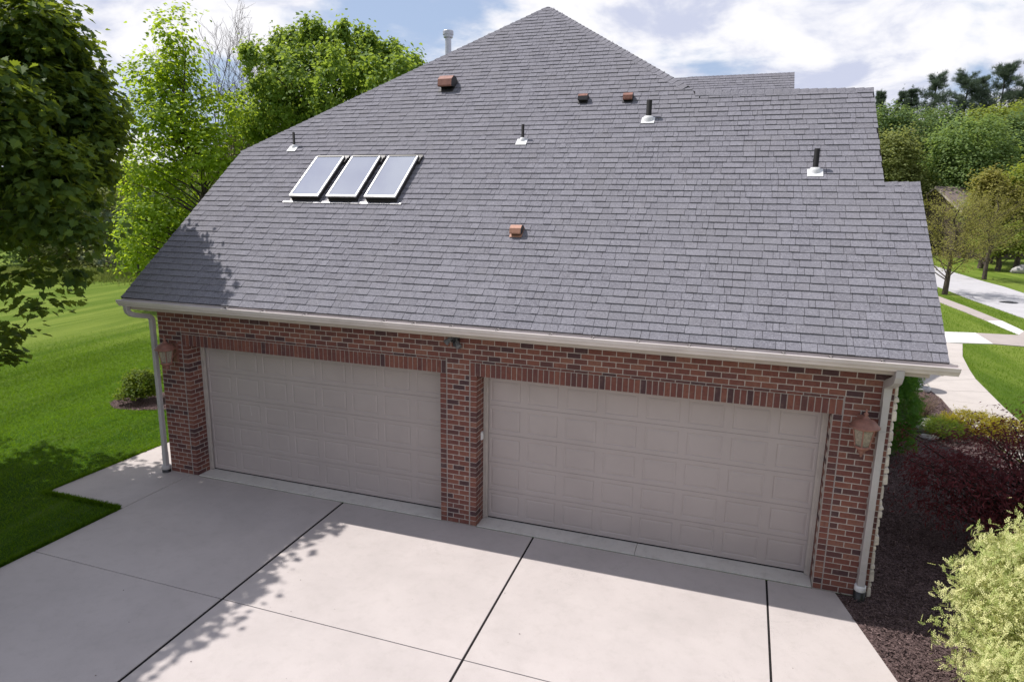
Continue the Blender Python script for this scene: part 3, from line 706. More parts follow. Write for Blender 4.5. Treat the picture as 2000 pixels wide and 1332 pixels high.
# driveway slabs, felt in the joints
dv = MB(); J = .0135; JJ = (0, .021, .0145, .0135)
def slab(mb, pts, t=1., z1=0., mi=0):
    mb.sheet([(p[0], p[1]) for p in pts], -.12, z1, t, mi)
ys = [-.018, -2.92, -5.85, -8.8, -11.8, -15]
def jx(i, y): return (-5.04-.0*y, -1.81-.037*y, 1.553-.024*y, 4.893+.010*y)[i]
def rx_(y): return 5.74+.0+(-y)*.262 if y > -4 else 6.79+(-4-y)*.42
for a, b in zip(ys[:-1], ys[1:]):
    ha, hb = (0 if a > -.1 else .006), .006
    for i in range(3):
        slab(dv, [(jx(i, a)+(JJ[i] if i else 0), a-ha), (jx(i+1, a)-JJ[i+1], a-ha), (jx(i+1, b)-JJ[i+1], b+hb), (jx(i, b)+(JJ[i] if i else 0), b+hb)], rng.uniform(.75, 1))
    slab(dv, [(jx(3, a)+J, a-ha), (rx_(a), a-ha), (rx_(b), b+hb), (jx(3, b)+J, b+hb)], rng.uniform(.8, 1))
slab(dv, [(-6.76, -1.44), (-5.055, -1.46), (-5.055, -.004), (-5.53, -.004), (-5.53, .12), (-6.76, .12)], .8)
slab(dv, [(-6.76, .128), (-5.53, .128), (-5.53, 3.5), (-6.72, 3.5)], .9); slab(dv, [(-6.72, 3.51), (-5.53, 3.51), (-5.53, 9), (-6.7, 9)], .85)
dv.sheet([(-5.02, -.01), (5.7, -.01), (6.6, -4), (9, -10), (9, -14.9), (-5.02, -14.9)], -.14, -.012, .5, 1)
tag(dv.build('driveway', [M['concrete'], M['felt']], bevel=.004), kind='structure')
ap = MB()
for a, b in ((x1, 0), (x4, x5)):
    mid = (a+b)/2+(-.05 if a < 0 else .05)
    slab(ap, [(a+.003, .012), (mid-.003, .012), (mid-.003, .45), (a+.003, .45)], .9, .006); slab(ap, [(mid+.003, .012), (b-.003, .012), (b-.003, .45), (mid+.003, .45)], .95, .006)
    slab(ap, [(a, -.003), (b, -.003), (b, .4), (a, .4)], .5, -.02, 1)
tag(ap.build('garage_apron', [M['apron'], M['felt']], bevel=.004), kind='structure')

# planting bed, front walk, sidewalk, street
def strip(mb, Lp, Rp, z, mi=0, t=.9, h=.12):
    for (a, b, c_, d) in zip(Lp[:-1], Lp[1:], Rp[1:], Rp[:-1]): mb.sheet([a, d, c_, b], z-h, z, t, mi)
bed_poly = [(5.75, -.02), (6.15, -1.6), (6.75, -4.0), (7.6, -6.3), (11, -6.3), (10.9, 0), (10.35, 4), (9.85, 7), (9.64, 9.65), (9.70, 11), (9.57, 12.9), (9.2, 14), (5.7, 14), (5.7, 4.6), (6.1, 4.5), (6.1, -.02)]
mb_ = MB(); mb_.sheet(bed_poly, -.10, -.008, .5); tag(mb_.build('mulch_bed', M['mulch']), kind='structure')
Lp = [(10.6, 3.5), (9.9, 7), (9.64, 9.65), (9.70, 11), (9.57, 12.9), (9.9, 14.3), (10.8, 17), (11.9, 20)]
Rp = [(12.1, 3.5), (11.4, 7), (10.97, 9.25), (11.04, 10.8), (11.3, 13.9), (11.5, 15.2), (11.9, 17.4), (12.6, 20)]
w = MB()
for i, (a, b, c_, d) in enumerate(zip(Lp[:-1], Lp[1:], Rp[1:], Rp[:-1])):
    A_, B_, C_, D_ = (np.array(q, float) for q in (a, b, c_, d))
    for k in range(2):
        t0, t1 = k/2, (k+1)/2
        w.sheet([A_+(B_-A_)*t0, D_+(C_-D_)*t0, D_+(C_-D_)*(t1-.006), A_+(B_-A_)*(t1-.006)], -.1, .004, .92, 0)
tag(w.build('front_walk', M['walk']), kind='structure')
def gq(*uv): return [tuple(gp(*q)[:2]) for q in uv]
sw = MB()
near = gq((1790, 566), (1835, 590.6), (1880, 608), (1927, 627), (1990, 654), (2040, 678))
farp = gq((1790, 558), (1833.5, 579), (1890, 600), (1957, 627), (2000, 647), (2050, 670))
strip(sw, near[:4], farp[:4], .012, 0); strip(sw, near[3:5], farp[3:5], .012, 1); strip(sw, near[4:], farp[4:], .012, 0)
_u = lambda a: a/np.linalg.norm(a)
for A_, B_, A2, B2 in ((near[0], near[1], farp[0], farp[1]), (near[-1], near[-2], farp[-1], farp[-2])):
    A_, B_, A2, B2 = (np.array(q) for q in (A_, B_, A2, B2)); sw.sheet([A_, A2, A2+_u(A2-B2)*45, A_+_u(A_-B_)*45], -.1, .012, .9, 0)
tag(sw.build('sidewalk', [M['oldconc'], M['newconc']]), kind='structure')
cw = MB()
q = gq((1830, 648), (1905, 650.5), (1940, 672), (1838, 669)); cw.sheet(q, -.1, .016, .9, 1)
q = gq((1905.5, 650.7), (2060, 659), (2060, 682), (1941, 672.2)); cw.sheet(q, -.1, .016, .9, 0)
tag(cw.build('cross_walk', [M['oldconc'], M['newconc']]), kind='structure')
st = MB()
nr = gq((1760, 536), (1800, 549), (1850, 567), (1896, 585.5), (1950, 604), (2000, 622), (2080, 655)); fr_ = gq((1760, 500), (1810, 514), (1866, 533), (1925.5, 551), (1960, 560), (2000, 573), (2090, 600))
ext = lambda L, d0, d1: [tuple(np.array(L[0])+unit_(np.array(L[0])-np.array(L[1]))*d0)]+L+[tuple(np.array(L[-1])+unit_(np.array(L[-1])-np.array(L[-2]))*d1)]
unit_ = lambda a: a/np.linalg.norm(a)
strip(st, ext(nr, 60, 60), ext(fr_, 60, 60), .008, 0, .9, .1)
q = gq((1760, 497), (1850, 500), (1850, 494), (1760, 491)); st.sheet(q, -.1, .008, .9)
tag(st.build('street', M['asphalt']), kind='structure')
mh = gp(1970, 591); b = MB(); b.lathe((mh[0], mh[1], 0), [(.0, .02), (.42, .02), (.45, .012), (.45, -.05)], 24)
for k in range(-3, 4): b.box(mh[0]-.3, mh[0]+.3, mh[1]+k*.1-.02, mh[1]+k*.1+.02, .0205, .026)
tag(b.build('manhole_cover', M['darkmetal']), 'dark round manhole cover set in the pale street', 'manhole cover')

# ================================================================== VEGETATION
def unit(a): return a/(np.linalg.norm(a, axis=-1, keepdims=True)+1e-9)
def tpl_maple():
    half = [(0, 0), (-.06, .10), (-.10, .30), (.08, .26), (.16, .50), (.30, .40), (.46, .58), (.52, .30), (.72, .26), (.78, .12), (1.02, 0)]
    V = []; 
    for sg in (1, -1):
        for x, y in half: V.append((x-.1, sg*y, abs(y)*.32-.10*x*x))
    n = len(half); return np.array(V), [list(range(n)), list(range(2*n-1, n-1, -1))]
def tpl_leaf(w=.34, fold=.3, droop=.15):
    V = [(0, 0, 0), (.42, w, w*fold), (1, 0, -droop), (.42, -w, w*fold)]
    return np.array(V), [[0, 1, 2], [0, 2, 3]]
def tpl_star():
    V = [(0, 0, 0), (.15, .42, .12), (.55, .40, .10), (1, 0, -.12), (.55, -.40, .10), (.15, -.42, .12)]
    return np.array(V), [[0, 1, 2, 3], [0, 3, 4, 5]]
def tpl_sprig(n=7, L_=1., lw=.07, ll=.34, up=.5):
    V = []; F = []
    for i in range(n):
        x = L_*(i/(n-1))*.75; sg = 1 if i % 2 else -1
        if i == n-1: d = np.array([1, 0, .05])
        else: d = np.array([.75, sg*.65, .12])
        d = d/np.linalg.norm(d); s = np.array([-d[1], d[0], .3]); s = s/np.linalg.norm(s); p = np.array([x, 0, .05*x*x]); b = len(V)
        for q in (p, p+d*ll*.5+s*lw, p+d*ll, p+d*ll*.5-s*lw): V.append(q)
        F.append([b, b+1, b+2, b+3])
    return np.array(V), F
def tpl_needles(n=9, w=.03):
    V = []; F = []; rg = random.Random(3)
    for i in range(n):
        a = 2*math.pi*i/n; e = rg.uniform(.25, .9); d = np.array([math.cos(e), math.sin(e)*math.cos(a), math.sin(e)*math.sin(a)])
        s = np.cross(d, [.2, .3, .9]); s /= np.linalg.norm(s); b = len(V)
        for q in (-s*w, s*w, d+s*w*.3, d-s*w*.3): V.append(np.asarray(q))
        F.append([b, b+1, b+2, b+3])
    return np.array(V), F
T = dict(maple=tpl_maple(), leaf=tpl_leaf(), wide=tpl_leaf(.42, .25, .1), star=tpl_star(), narrow=tpl_leaf(.14, .2, .1), sprig=tpl_sprig(), needles=tpl_needles(), blade=(np.array([(0, -.06, 0), (0, .06, 0), (.6, .03, .05), (1, 0, .2)]), [[0, 1, 2, 3]]))
def leaves(name, P, D, N, size, tpl, tintv, mt, parent=None):
    """every leaf: origin P, axis D, face normal N"""
    tv, tf = T[tpl]; D = unit(D); Sd = unit(np.cross(N, D)); N2 = np.cross(D, Sd)
    n, k = len(P), len(tv); size = np.asarray(size)[:, None, None]
    V = P[:, None, :]+size*(tv[None, :, 0:1]*D[:, None, :]+tv[None, :, 1:2]*Sd[:, None, :]+tv[None, :, 2:3]*N2[:, None, :])
    w = len(tf[0]); F = (np.arange(n)[:, None, None]*k+np.array(tf)[None, :, :]).reshape(-1, w)
    return np_mesh(name, V.reshape(-1, 3), F, np.repeat(np.clip(tintv, 0, 1), len(tf)), mt, parent)
def crown(nr, lobes, n_cl, n_leaf, cs, shell=.55, flat=.6):
    """lobes: (centre, radii, weight). Returns cluster centres, leaf positions, outward directions, cluster index"""
    wts = np.array([l[2]*np.prod(l[1])**(2/3) for l in lobes]); idx = nr.choice(len(lobes), n_cl, p=wts/wts.sum())
    C = np.array([l[0] for l in lobes])[idx]; R = np.array([l[1] for l in lobes])[idx]
    d = unit(nr.normal(size=(n_cl, 3))); r = shell+(1-shell)*nr.random((n_cl, 1))**.7
    lump = 1+.13*np.sin(d[:, :1]*7+d[:, 1:2]*5+idx[:, None])+.09*np.sin(d[:, 2:]*11+d[:, :1]*9)
    cc = C+R*d*r*lump
    ci = np.repeat(np.arange(n_cl), n_leaf); off = nr.normal(size=(len(ci), 3))*cs*(.6+.8*nr.random((n_cl, 1)))[ci]
    off[:, 2] *= flat
    return cc, cc[ci]+off, unit(d[ci]+.7*unit(off)), ci
def orient(nr, out, up=.8, rnd=.7, droop=.3):
    n = len(out); N = unit(out*.55+np.array([0, 0, up])+nr.normal(size=(n, 3))*rnd*.6)
    D = unit(out*.6+nr.normal(size=(n, 3))*rnd+np.array([0, 0, -droop])); D = unit(D-N*(D*N).sum(1, keepdims=True)*.85)
    return D, N
def bez(a, b, c_, n): return [a*(1-t)**2+b*2*t*(1-t)+c_*t*t for t in np.linspace(0, 1, n)]
def woody(name, base, top, r0, targets, mt, parent, nr, seg=7, rb=.035, lean=.35, wob=.02, low=.15):
    mb = MB(); base, top = np.asarray(base, float), np.asarray(top, float); H = np.linalg.norm(top-base)
    path = [base+(top-base)*t+np.array([nr.normal()*wob*H*(0 < t < 1), nr.normal()*wob*H*(0 < t < 1), 0]) for t in np.linspace(0, 1, 9)]
    mb.tube([path[0]-[0, 0, .3]]+path, [r0*1.35]+[max(.012, r0*(1-t)**.8) for t in np.linspace(0, 1, 9)], 9)
    for c_ in targets:
        hz = math.hypot(c_[0]-base[0], c_[1]-base[1]); t = (c_[2]-base[2]-hz*nr.uniform(lean*.6, lean*1.4))/(top[2]-base[2]); t = min(max(t, low), .93)
        i = int(t*8); a = path[i]+(path[min(i+1, 8)]-path[i])*(t*8-i)
        mid = a+(c_-a)*.5+np.array([nr.normal()*.05*H*.3, nr.normal()*.05*H*.3, hz*.10])
        r = max(.008, min(rb*(.5+hz/3.), r0*(1-t)*.7)); mb.tube(bez(a, mid, c_, 6), np.linspace(r, .006, 6), 5, cap=False)
    return mb.build(name, mt, parent)
def tree(name, label, cat, lobes, base, top, r0, n_cl, n_leaf, cs, size, tpl, leaf, bark, seed, group=None, branches=40, shell=.5, flat=.6, up=.8, droop=.3, tmean=.5, tvar=.22, lean=.35, rb=.035, low=.15, crown_name='crown', rnd=.7):
    nr = np.random.default_rng(seed); o = empty(name, tuple(base), label, cat, group); b0 = np.asarray(base, float)
    lobes = [(np.asarray(c_, float)-b0, np.asarray(r, float), w_) for c_, r, w_ in lobes]
    cc, P, out, ci = crown(nr, lobes, n_cl, n_leaf, cs, shell, flat)
    ok = P[:, 2] > .15; P, out, ci = P[ok], out[ok], ci[ok]
    D, N = orient(nr, out, up, rnd, droop); tv = tmean+(nr.normal(size=n_cl)*tvar*.7)[ci]+nr.normal(size=len(P))*tvar
    leaves(crown_name, P, D, N, size*(.7+.6*nr.random(len(P))), tpl, tv, L[leaf], o)
    sel = nr.choice(n_cl, min(branches, n_cl), replace=False)
    woody('trunk', (0, 0, 0), np.asarray(top, float)-b0, r0, cc[sel], M[bark], o, nr, rb=rb, lean=lean, low=low)
    return o
def lobe(u, v, ru, rv, Y, w=1., ry=1.):
    c_ = at(u, v, Y); k = depth(c_)/FPX; return (c_, (ru*k, ru*k*ry, rv*k), w)

# -- near maple on the left, whose shade falls over lawn, roof corner and driveway
big = [((-9.7, -3.4, 6.4), (3.2, 3.9, 3.7), 1.4), ((-10.8, -3.2, 9.8), (2.4, 2.6, 2.4), .8), ((-8.2, -3.8, 6.6), (1.8, 2.1, 2.0), 1.3), ((-7.7, -3.4, 4.8), (1.5, 1.6, 1.1), 1.1), ((-7.7, .1, 7.1), (.8, .8, 1.2), 7.), ((-7.1, .1, 5.7), (.5, .5, .9), 6.), ((-7.05, .35, 6.5), (.45, .4, .5), 6.), ((-8.4, -1.0, 5.6), (1.3, 1.4, 1.5), 1.5),
       ((-7.6, -4.6, 6.0), (1.4, 1.5, 1.6), 1.3), ((-9.0, -6.4, 6.5), (2.2, 2.2, 2.6), 1.), ((-6.35, -1.9, 6.2), (.65, .7, .9), 2.2), ((-6.6, -3.0, 6.4), (.85, 1., 1.2), 2.2), ((-6.8, -4.3, 6.3), (.9, 1., 1.3), 2.), ((-6.6, -3.7, 4.3), (1.0, 1.2, .8), 1.4), ((-7.0, -5.6, 5.4), (1.2, 1.2, 1.5), 1.5), ((-11.6, -7.6, 7.2), (3.0, 2.8, 3.2), .8), ((-12.8, -2.4, 6.8), (2.6, 2.8, 3.2), .7), ((-9.6, -9.0, 6.2), (2.0, 1.8, 2.2), .8)]  # last lobes lie out of view, added to block sky light
edge = [lobe(60, 40, 75, 70, -.6, 1.6), lobe(112, 95, 50, 40, -.1, 2.2), lobe(50, 210, 85, 80, -.9, 1.6), lobe(150, 215, 55, 42, -.2, 2.4), lobe(182, 255, 36, 42, -.1, 2.4), lobe(85, 340, 80, 80, -1.5, 1.5),
        lobe(60, 430, 75, 50, -1.4, 1.2), lobe(150, 440, 34, 30, -1.2, 1.6), lobe(140, 515, 34, 30, -1.2, 1.5), lobe(40, 545, 55, 26, -1.4, 1.2), lobe(80, 600, 32, 14, -1.4, 2.0), lobe(8, 650, 22, 18, -1.5, 2.2), lobe(6, 702, 14, 12, -1.5, 2.2)]
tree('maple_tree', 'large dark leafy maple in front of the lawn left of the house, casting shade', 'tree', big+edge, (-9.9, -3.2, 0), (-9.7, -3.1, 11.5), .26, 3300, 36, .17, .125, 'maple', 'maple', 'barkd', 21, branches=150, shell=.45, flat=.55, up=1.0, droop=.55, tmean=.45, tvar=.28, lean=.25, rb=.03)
# -- bright tree behind the left rake
bl = [lobe(345, 75, 48, 55, 14, .7), lobe(330, 160, 75, 60, 14), lobe(345, 250, 105, 75, 14), lobe(300, 340, 80, 60, 14), lobe(410, 300, 60, 60, 13.4), lobe(320, 430, 100, 60, 14), lobe(275, 500, 55, 45, 14), lobe(450, 225, 45, 40, 14.5), lobe(350, 530, 60, 45, 14)]
P = at(412, 600, 14.); tp = at(352, 15, 14.)
tree('maple_tree', 'bright green tall maple with visible trunk behind the left roof edge', 'tree', bl, (P[0], P[1], 0), at(362, 95, 14.), .19, 640, 26, .30, .15, 'star', 'bright', 'barkd', 22, branches=110, shell=.25, flat=.5, up=1., droop=.25, tmean=.52, tvar=.24, lean=.5, rb=.03)
# -- broad tree with upright shoots behind the left hip
ul = [lobe(640, 190, 150, 90, 18, 1.2), lobe(560, 240, 90, 80, 17.5), lobe(720, 150, 90, 55, 18), lobe(600, 120, 70, 60, 18), lobe(470, 215, 50, 45, 17.5, .6), lobe(785, 130, 45, 35, 18.5, .7), lobe(500, 250, 40, 40, 17, .8)]
for u, v, h in ((545, 62, 34), (575, 60, 36), (600, 42, 40), (618, 48, 34), (650, 60, 36), (672, 46, 32), (700, 60, 34), (720, 66, 30), (745, 85, 30), (770, 90, 30), (560, 110, 34), (630, 95, 30), (690, 100, 30), (520, 150, 34), (800, 108, 22), (815, 118, 18)):
    ul.append(lobe(u, v+h*.5, 8.5, h*.62, 18+rng.uniform(-1, 1), 7.))
ru_ = random.Random(77)
for _ in range(46):
    u = ru_.uniform(480, 800); v = ru_.uniform(100, 255) if u < 760 else ru_.uniform(125, 150); ul.append(lobe(u, v, 8.5, ru_.uniform(18, 28), 15.6+ru_.uniform(-.8, 1.2), 3.5))
P = at(640, 400, 18.)
tree('maple_tree', 'broad green tree with many upright leafy shoots behind the left hip', 'tree', ul, (P[0], 18, 0), at(645, 90, 18), .3, 1500, 24, .15, .145, 'star', 'upright', 'bark', 23, branches=90, shell=.35, flat=1.1, up=.5, droop=.5, tmean=.48, tvar=.26, lean=.9, rb=.035)

# -- bare trees
def bare(label, base, H, stems, seed, spread=.16, leafy=None, name='bare_tree', mt='twig', group=None, cat='tree', r0=.10):
    rg = np.random.default_rng(seed); o = empty(name, tuple(base), label, cat, group); mb = MB(); tips = []
    def grow(p, d, ln, r, lv):
        n = 5; pts = [p]; q = p.copy(); dd = d.copy()
        for i in range(n):
            dd = unit(dd+rg.normal(size=3)*.09+np.array([0, 0, .05])); q = q+dd*ln/n; pts.append(q)
        mb.tube(pts, np.linspace(r, r*.45, n+1), 5 if lv < 2 else 3, cap=False)
        if lv >= 4 or r < .006: tips.append(pts[-1]); return
        for i in range(1, n+1):
            for _ in range(2 if lv < 2 else rg.integers(1, 3)):
                if rg.random() < .66:
                    nd_ = unit(dd+rg.normal(size=3)*(.45+.1*lv)*np.array([1, 1, .5])+np.array([0, 0, .28]))
                    grow(pts[i], nd_, ln*rg.uniform(.36, .6), max(.0085, r*(.62-.06*i)), lv+1)
    for k in range(stems):
        a = rg.uniform(0, 6.28); grow(np.array([0, 0, -.2]), unit(np.array([math.cos(a)*spread, math.sin(a)*spread, 1.])), H*rg.uniform(.5, .62), r0, 0 if leafy is None else 0)
    mb.build('trunk', M[mt], o)
    return o, np.array(tips), rg
P = at(470, 300, 26.)
bare('leafless twiggy tree between the two bright green trees', (P[0], 26, 0), 15.5, 4, 5, .17)
P = at(520, 260, 30.)
bare('leafless grey tree reaching over the broad green tree', (P[0], 30, 0), 16.5, 3, 9, .14)
# -- sparse street trees with young yellow leaves
def young(label, base, H, cr, seed, n, leafcol, grp, tm=.5):
    nr = np.random.default_rng(seed); o = empty('street_tree', tuple(base), label, 'tree', grp); mb = MB(); tips = []
    trunk = [np.array([0, 0, -.2])+np.array([nr.normal()*.03, nr.normal()*.03, 1.])*t for t in np.linspace(0, H*.9, 8)]
    mb.tube(trunk, np.linspace(.17, .03, 8), 9)
    for k in range(46):
        t = nr.uniform(.18, .95); p = trunk[0]+(trunk[-1]-trunk[0])*t; a = nr.uniform(0, 6.28); ln = cr*(1.15-t*.75)*nr.uniform(.6, 1.05)
        d = np.array([math.cos(a), math.sin(a), nr.uniform(.35, .9)]); e_ = p+d*ln; pts = bez(p, p+d*ln*.5+[0, 0, -.1*ln], e_, 5); mb.tube(pts, np.linspace(.045*(1.1-t), .008, 5), 5, cap=False)
        for _ in range(9):
            q = pts[int(nr.integers(1, 5))]; d2 = unit(d+nr.normal(size=3)*.6); e2 = q+d2*ln*nr.uniform(.15, .45); mb.tube([q, (q+e2)/2+nr.normal(size=3)*.03, e2], [.010, .008, .005], 3, cap=False); tips.extend([e2, (q+e2)/2, e2+nr.normal(size=3)*.12])
    mb.build('trunk', M['bark'], o)
    tips = np.array(tips); ci = nr.integers(0, len(tips), n); P = tips[ci]+nr.normal(size=(n, 3))*.11; out = unit(P-np.array([0, 0, H*.45]))
    D, N = orient(nr, out, .7, .9, .2); leaves('crown', P, D, N, .078*(.6+.8*nr.random(n)), 'leaf', tm+nr.normal(size=n)*.25, L[leafcol], o); return o
young('sparse yellow leaved street tree on the grass strip beside the street', (16.3, 37.2, 0), 6.0, 3.4, 31, 10000, 'yellow', 'young street trees')
P = gp(1922, 546); young('sparse yellowish street tree on the lawn across the street', (P[0], P[1], 0), 7.0, 3.6, 32, 8000, 'yellow', 'young street trees', .35)

# -- woods on the right
RW = 'trees in the woods on the right'
def rtree(label, us, Y, leaf, seed, n_cl=300, size=.25, name='woodland_tree', tm=.5, cs=.5, tpl='star', nl=44):
    lb = [lobe(*q, Y) for q in us]; c0 = np.mean([l[0] for l in lb], axis=0); zb = float(hill(np.array(c0[0]), np.array(Y)))
    top = max(l[0][2]+l[1][2]*.6 for l in lb)
    tree(name, label, 'tree', lb, (c0[0], Y, zb), (c0[0], Y, top), .24, n_cl, nl, cs, size, tpl, leaf, 'bark', seed, RW, branches=26, shell=.6, flat=.75, up=1.2, droop=.2, tmean=tm, tvar=.24, lean=.6, rb=.03)
rtree('dark green round tree just past the upper right rake', [(1775, 265, 62, 45), (1800, 320, 45, 55), (1740, 240, 40, 30)], 84, 'deep', 41, tm=.45)
rtree('olive green tree low beside the right rake of the roof', [(1742, 320, 46, 60), (1765, 370, 45, 35)], 76, 'olive', 42, tm=.45)
rtree('deep green tree behind the gap between the two rounded trees', [(1838, 250, 36, 36), (1830, 320, 40, 60), (1850, 390, 40, 40)], 90, 'deep', 43, tm=.1)
rtree('large rounded mid green tree above the neighbouring house', [(1890, 290, 62, 62), (1880, 345, 75, 45), (1925, 320, 50, 50)], 78, 'green', 44, n_cl=460, tm=.62)
rtree('yellow green tree cresting the wood below the tallest pines', [(1955, 255, 50, 45), (1910, 245, 36, 30), (1985, 240, 45, 36)], 90, 'lime', 45, tm=.5)
rtree('dark green tree at the right end of the wood', [(1985, 300, 50, 70), (2030, 260, 50, 60)], 84, 'deep', 46, tm=.25)
rtree('leafy olive tree on the slope across the street', [(1985, 400, 45, 55), (2030, 380, 50, 60)], 62, 'lime', 47, size=.27, cs=.5, tm=.35)
rtree('yellow blossoming tree in front of the neighbouring house', [(1935, 372, 28, 34), (1955, 395, 36, 30), (1925, 348, 14, 16)], 60, 'yellow', 48, size=.20, n_cl=150, cs=.4, tm=.55)
rtree('brownish budding tree behind the street trees', [(1935, 410, 50, 40), (1960, 445, 45, 35)], 66, 'olive', 49, size=.22, n_cl=170, cs=.45, tm=.75)
rtree('bushy yellow green shrub tree at the far bend of the street', [(1985, 465, 50, 28), (1930, 480, 30, 16)], 58, 'lime', 50, size=.2, n_cl=130, cs=.4, tm=.7)
rtree('pale green tree behind the far bend of the street', [(1845, 445, 40, 35), (1820, 480, 30, 20)], 88, 'olive', 51, n_cl=120, tm=.5)
# -- pines on the skyline
def pine(label, u, v, Y, H, rad, seed, dens=1., leaf='needle', grp='pines on the skyline', kind='white', top=None, base=None, lowf=.25):
    nr = np.random.default_rng(seed); tp = at(u, v, Y); zb = tp[2]-H if base is None else base; b0 = np.array([tp[0], Y, zb]); Ht = tp[2]-zb
    o = empty('pine_tree' if kind == 'white' else 'spruce_tree', tuple(b0), label, 'tree', grp); mb = MB()
    mb.tube([(0, 0, -.3), (.05, 0, Ht*.4), (0, .05, Ht*.75), (0, 0, Ht)], [.30, .22, .12, .03], 8); P = []; A = []; TI = []
    step = .85 if kind == 'white' else .55; nw = max(6, int(Ht*(1-lowf)/step)); nbr = int((5 if kind == 'white' else 7)*dens+.5)
    for wv in range(nw):
        t0 = lowf+(1-lowf)*(wv+.3)/nw; q_ = (t0-lowf)/(1-lowf)
        for k in range(nbr):
            t = min(.985, t0+nr.normal()*(.022 if kind == 'white' else .006)); a = nr.uniform(0, 6.28)
            if kind == 'white': ln = rad*(1.0-.86*q_**1.25)*nr.uniform(.45, 1.15); rise = .16+.62*q_+nr.normal()*.17
            else: ln = rad*(1.02-q_)*nr.uniform(.8, 1.08)+.2; rise = -.28+.35*q_+nr.normal()*.05
            p = np.array([0, 0, Ht*t]); d = np.array([math.cos(a), math.sin(a), rise]); pts = bez(p, p+d*ln*.6-[0, 0, .10*ln], p+d*ln+[0, 0, .10*ln], 8)
            mb.tube(pts, np.linspace(.06*(1.1-t), .012, 8), 4, cap=False)
            for i in range(3 if ln > 1.2 else 2, 8):
                m_ = 8 if kind == 'white' else 9; w_ = (.12+.34*(i/7)*(1-.55*(i == 7)))*min(1.2, ln/2.6+.35)*(1 if kind == 'white' else .45)
                P.append(pts[i]+nr.normal(size=(m_, 3))*np.array([w_, w_, .09])); A.append(unit(d*.9+nr.normal(size=(m_, 3))*.5+np.array([0, 0, .45]))); TI.append(np.full(m_, nr.normal()*.14))
    P.append(np.array([0, 0, Ht*.97])+nr.normal(size=(24, 3))*(np.array([.12, .12, .35]) if kind == 'white' else np.array([.05, .05, .5]))); A.append(unit(nr.normal(size=(24, 3))*.5+np.array([0, 0, 1.]))); TI.append(np.zeros(24))
    P = np.concatenate(P); A = np.concatenate(A); TI = np.concatenate(TI); mb.build('trunk', M['barkd'], o)
    leaves('crown', P, A, unit(nr.normal(size=P.shape)), (.46 if kind == 'white' else .30)*(.6+.7*nr.random(len(P))), 'needles', .45+TI+nr.normal(size=len(P))*.2, L[leaf], o)
pine('white pine with spreading boughs in the middle of the skyline', 1832, 150, 100, 20, 5.0, 61)
pine('dense white pine right of the middle skyline pine', 1893, 152, 101, 20, 5.0, 62, 1.2)
pine('leaning pine top beside the tallest pine', 1922, 156, 104, 20, 3.6, 63)
pine('tallest pine on the skyline, full and broad', 1966, 135, 100, 22, 5.6, 64, 1.4)
pine('pine at the right end of the skyline', 2004, 165, 98, 20, 5.0, 65)
pine('dark pointed spruce left of the middle pine', 1783, 174, 96, 17, 2.9, 66, 1.3, kind='spruce')
pine('short dark spruce behind the dark round tree', 1765, 178, 97, 17, 2.8, 67, 1.2, kind='spruce')
pine('small dark spruce peeking past the upper right rake', 1722, 178, 95, 17, 2.9, 68, 1.2, kind='spruce')
P = gp(262, 541)
pine('low spreading pine at the wood edge under the bright maple', 262, 395, P[1], 9, 3.2, 69, 1.1, grp='trees along the left wood edge', base=0, lowf=.12)
# -- wood edge on the left beyond the lawn
LW = 'trees along the left wood edge'
def ltree(label, us, Y, leaf, seed, size=.24, n_cl=150, tm=.5, cs=.5, nl=26):
    lb = [lobe(*q, Y) for q in us]; c0 = np.mean([l[0] for l in lb], axis=0); top = max(l[0][2]+l[1][2]*.6 for l in lb)
    tree('woodland_tree', label, 'tree', lb, (c0[0], Y, 0), (c0[0], Y, top), .18, n_cl, nl, cs, size, 'star', leaf, 'bark', seed, LW, branches=50, shell=.3, flat=.7, up=.8, droop=.2, tmean=tm, tvar=.24, lean=.6, rb=.03)
ltree('hazy olive tree at the wood edge left of the low pine', [(205, 460, 46, 60), (190, 400, 40, 50)], 28, 'olive', 71, tm=.45)
ltree('pale olive tree rising behind the low pine', [(255, 420, 45, 60), (240, 350, 40, 40), (270, 480, 40, 40)], 33, 'olive', 72, tm=.6)
ltree('grey green tree seen through the shaded maple', [(120, 470, 60, 50), (100, 420, 50, 40)], 26, 'olive', 73, tm=.4)
ltree('green tree at the left end of the wood edge', [(30, 450, 60, 70), (60, 380, 60, 50)], 25, 'green', 74, tm=.45)
ltree('olive tree filling the wood edge behind the bright maple trunk', [(440, 330, 70, 60), (390, 400, 60, 60)], 48, 'olive', 75, tm=.55, size=.3)
ltree('deep green tree behind the bright maple', [(330, 390, 70, 70), (300, 460, 60, 50)], 40, 'deep', 76, tm=.55, size=.3)
ltree('olive tree behind the knee of the roof', [(520, 280, 60, 40), (470, 300, 50, 40)], 52, 'olive', 77, tm=.6, size=.3)
ltree('low thicket tree below the grey green tree', [(150, 510, 50, 30), (215, 515, 40, 26)], 25.5, 'olive', 78, tm=.35, size=.2)
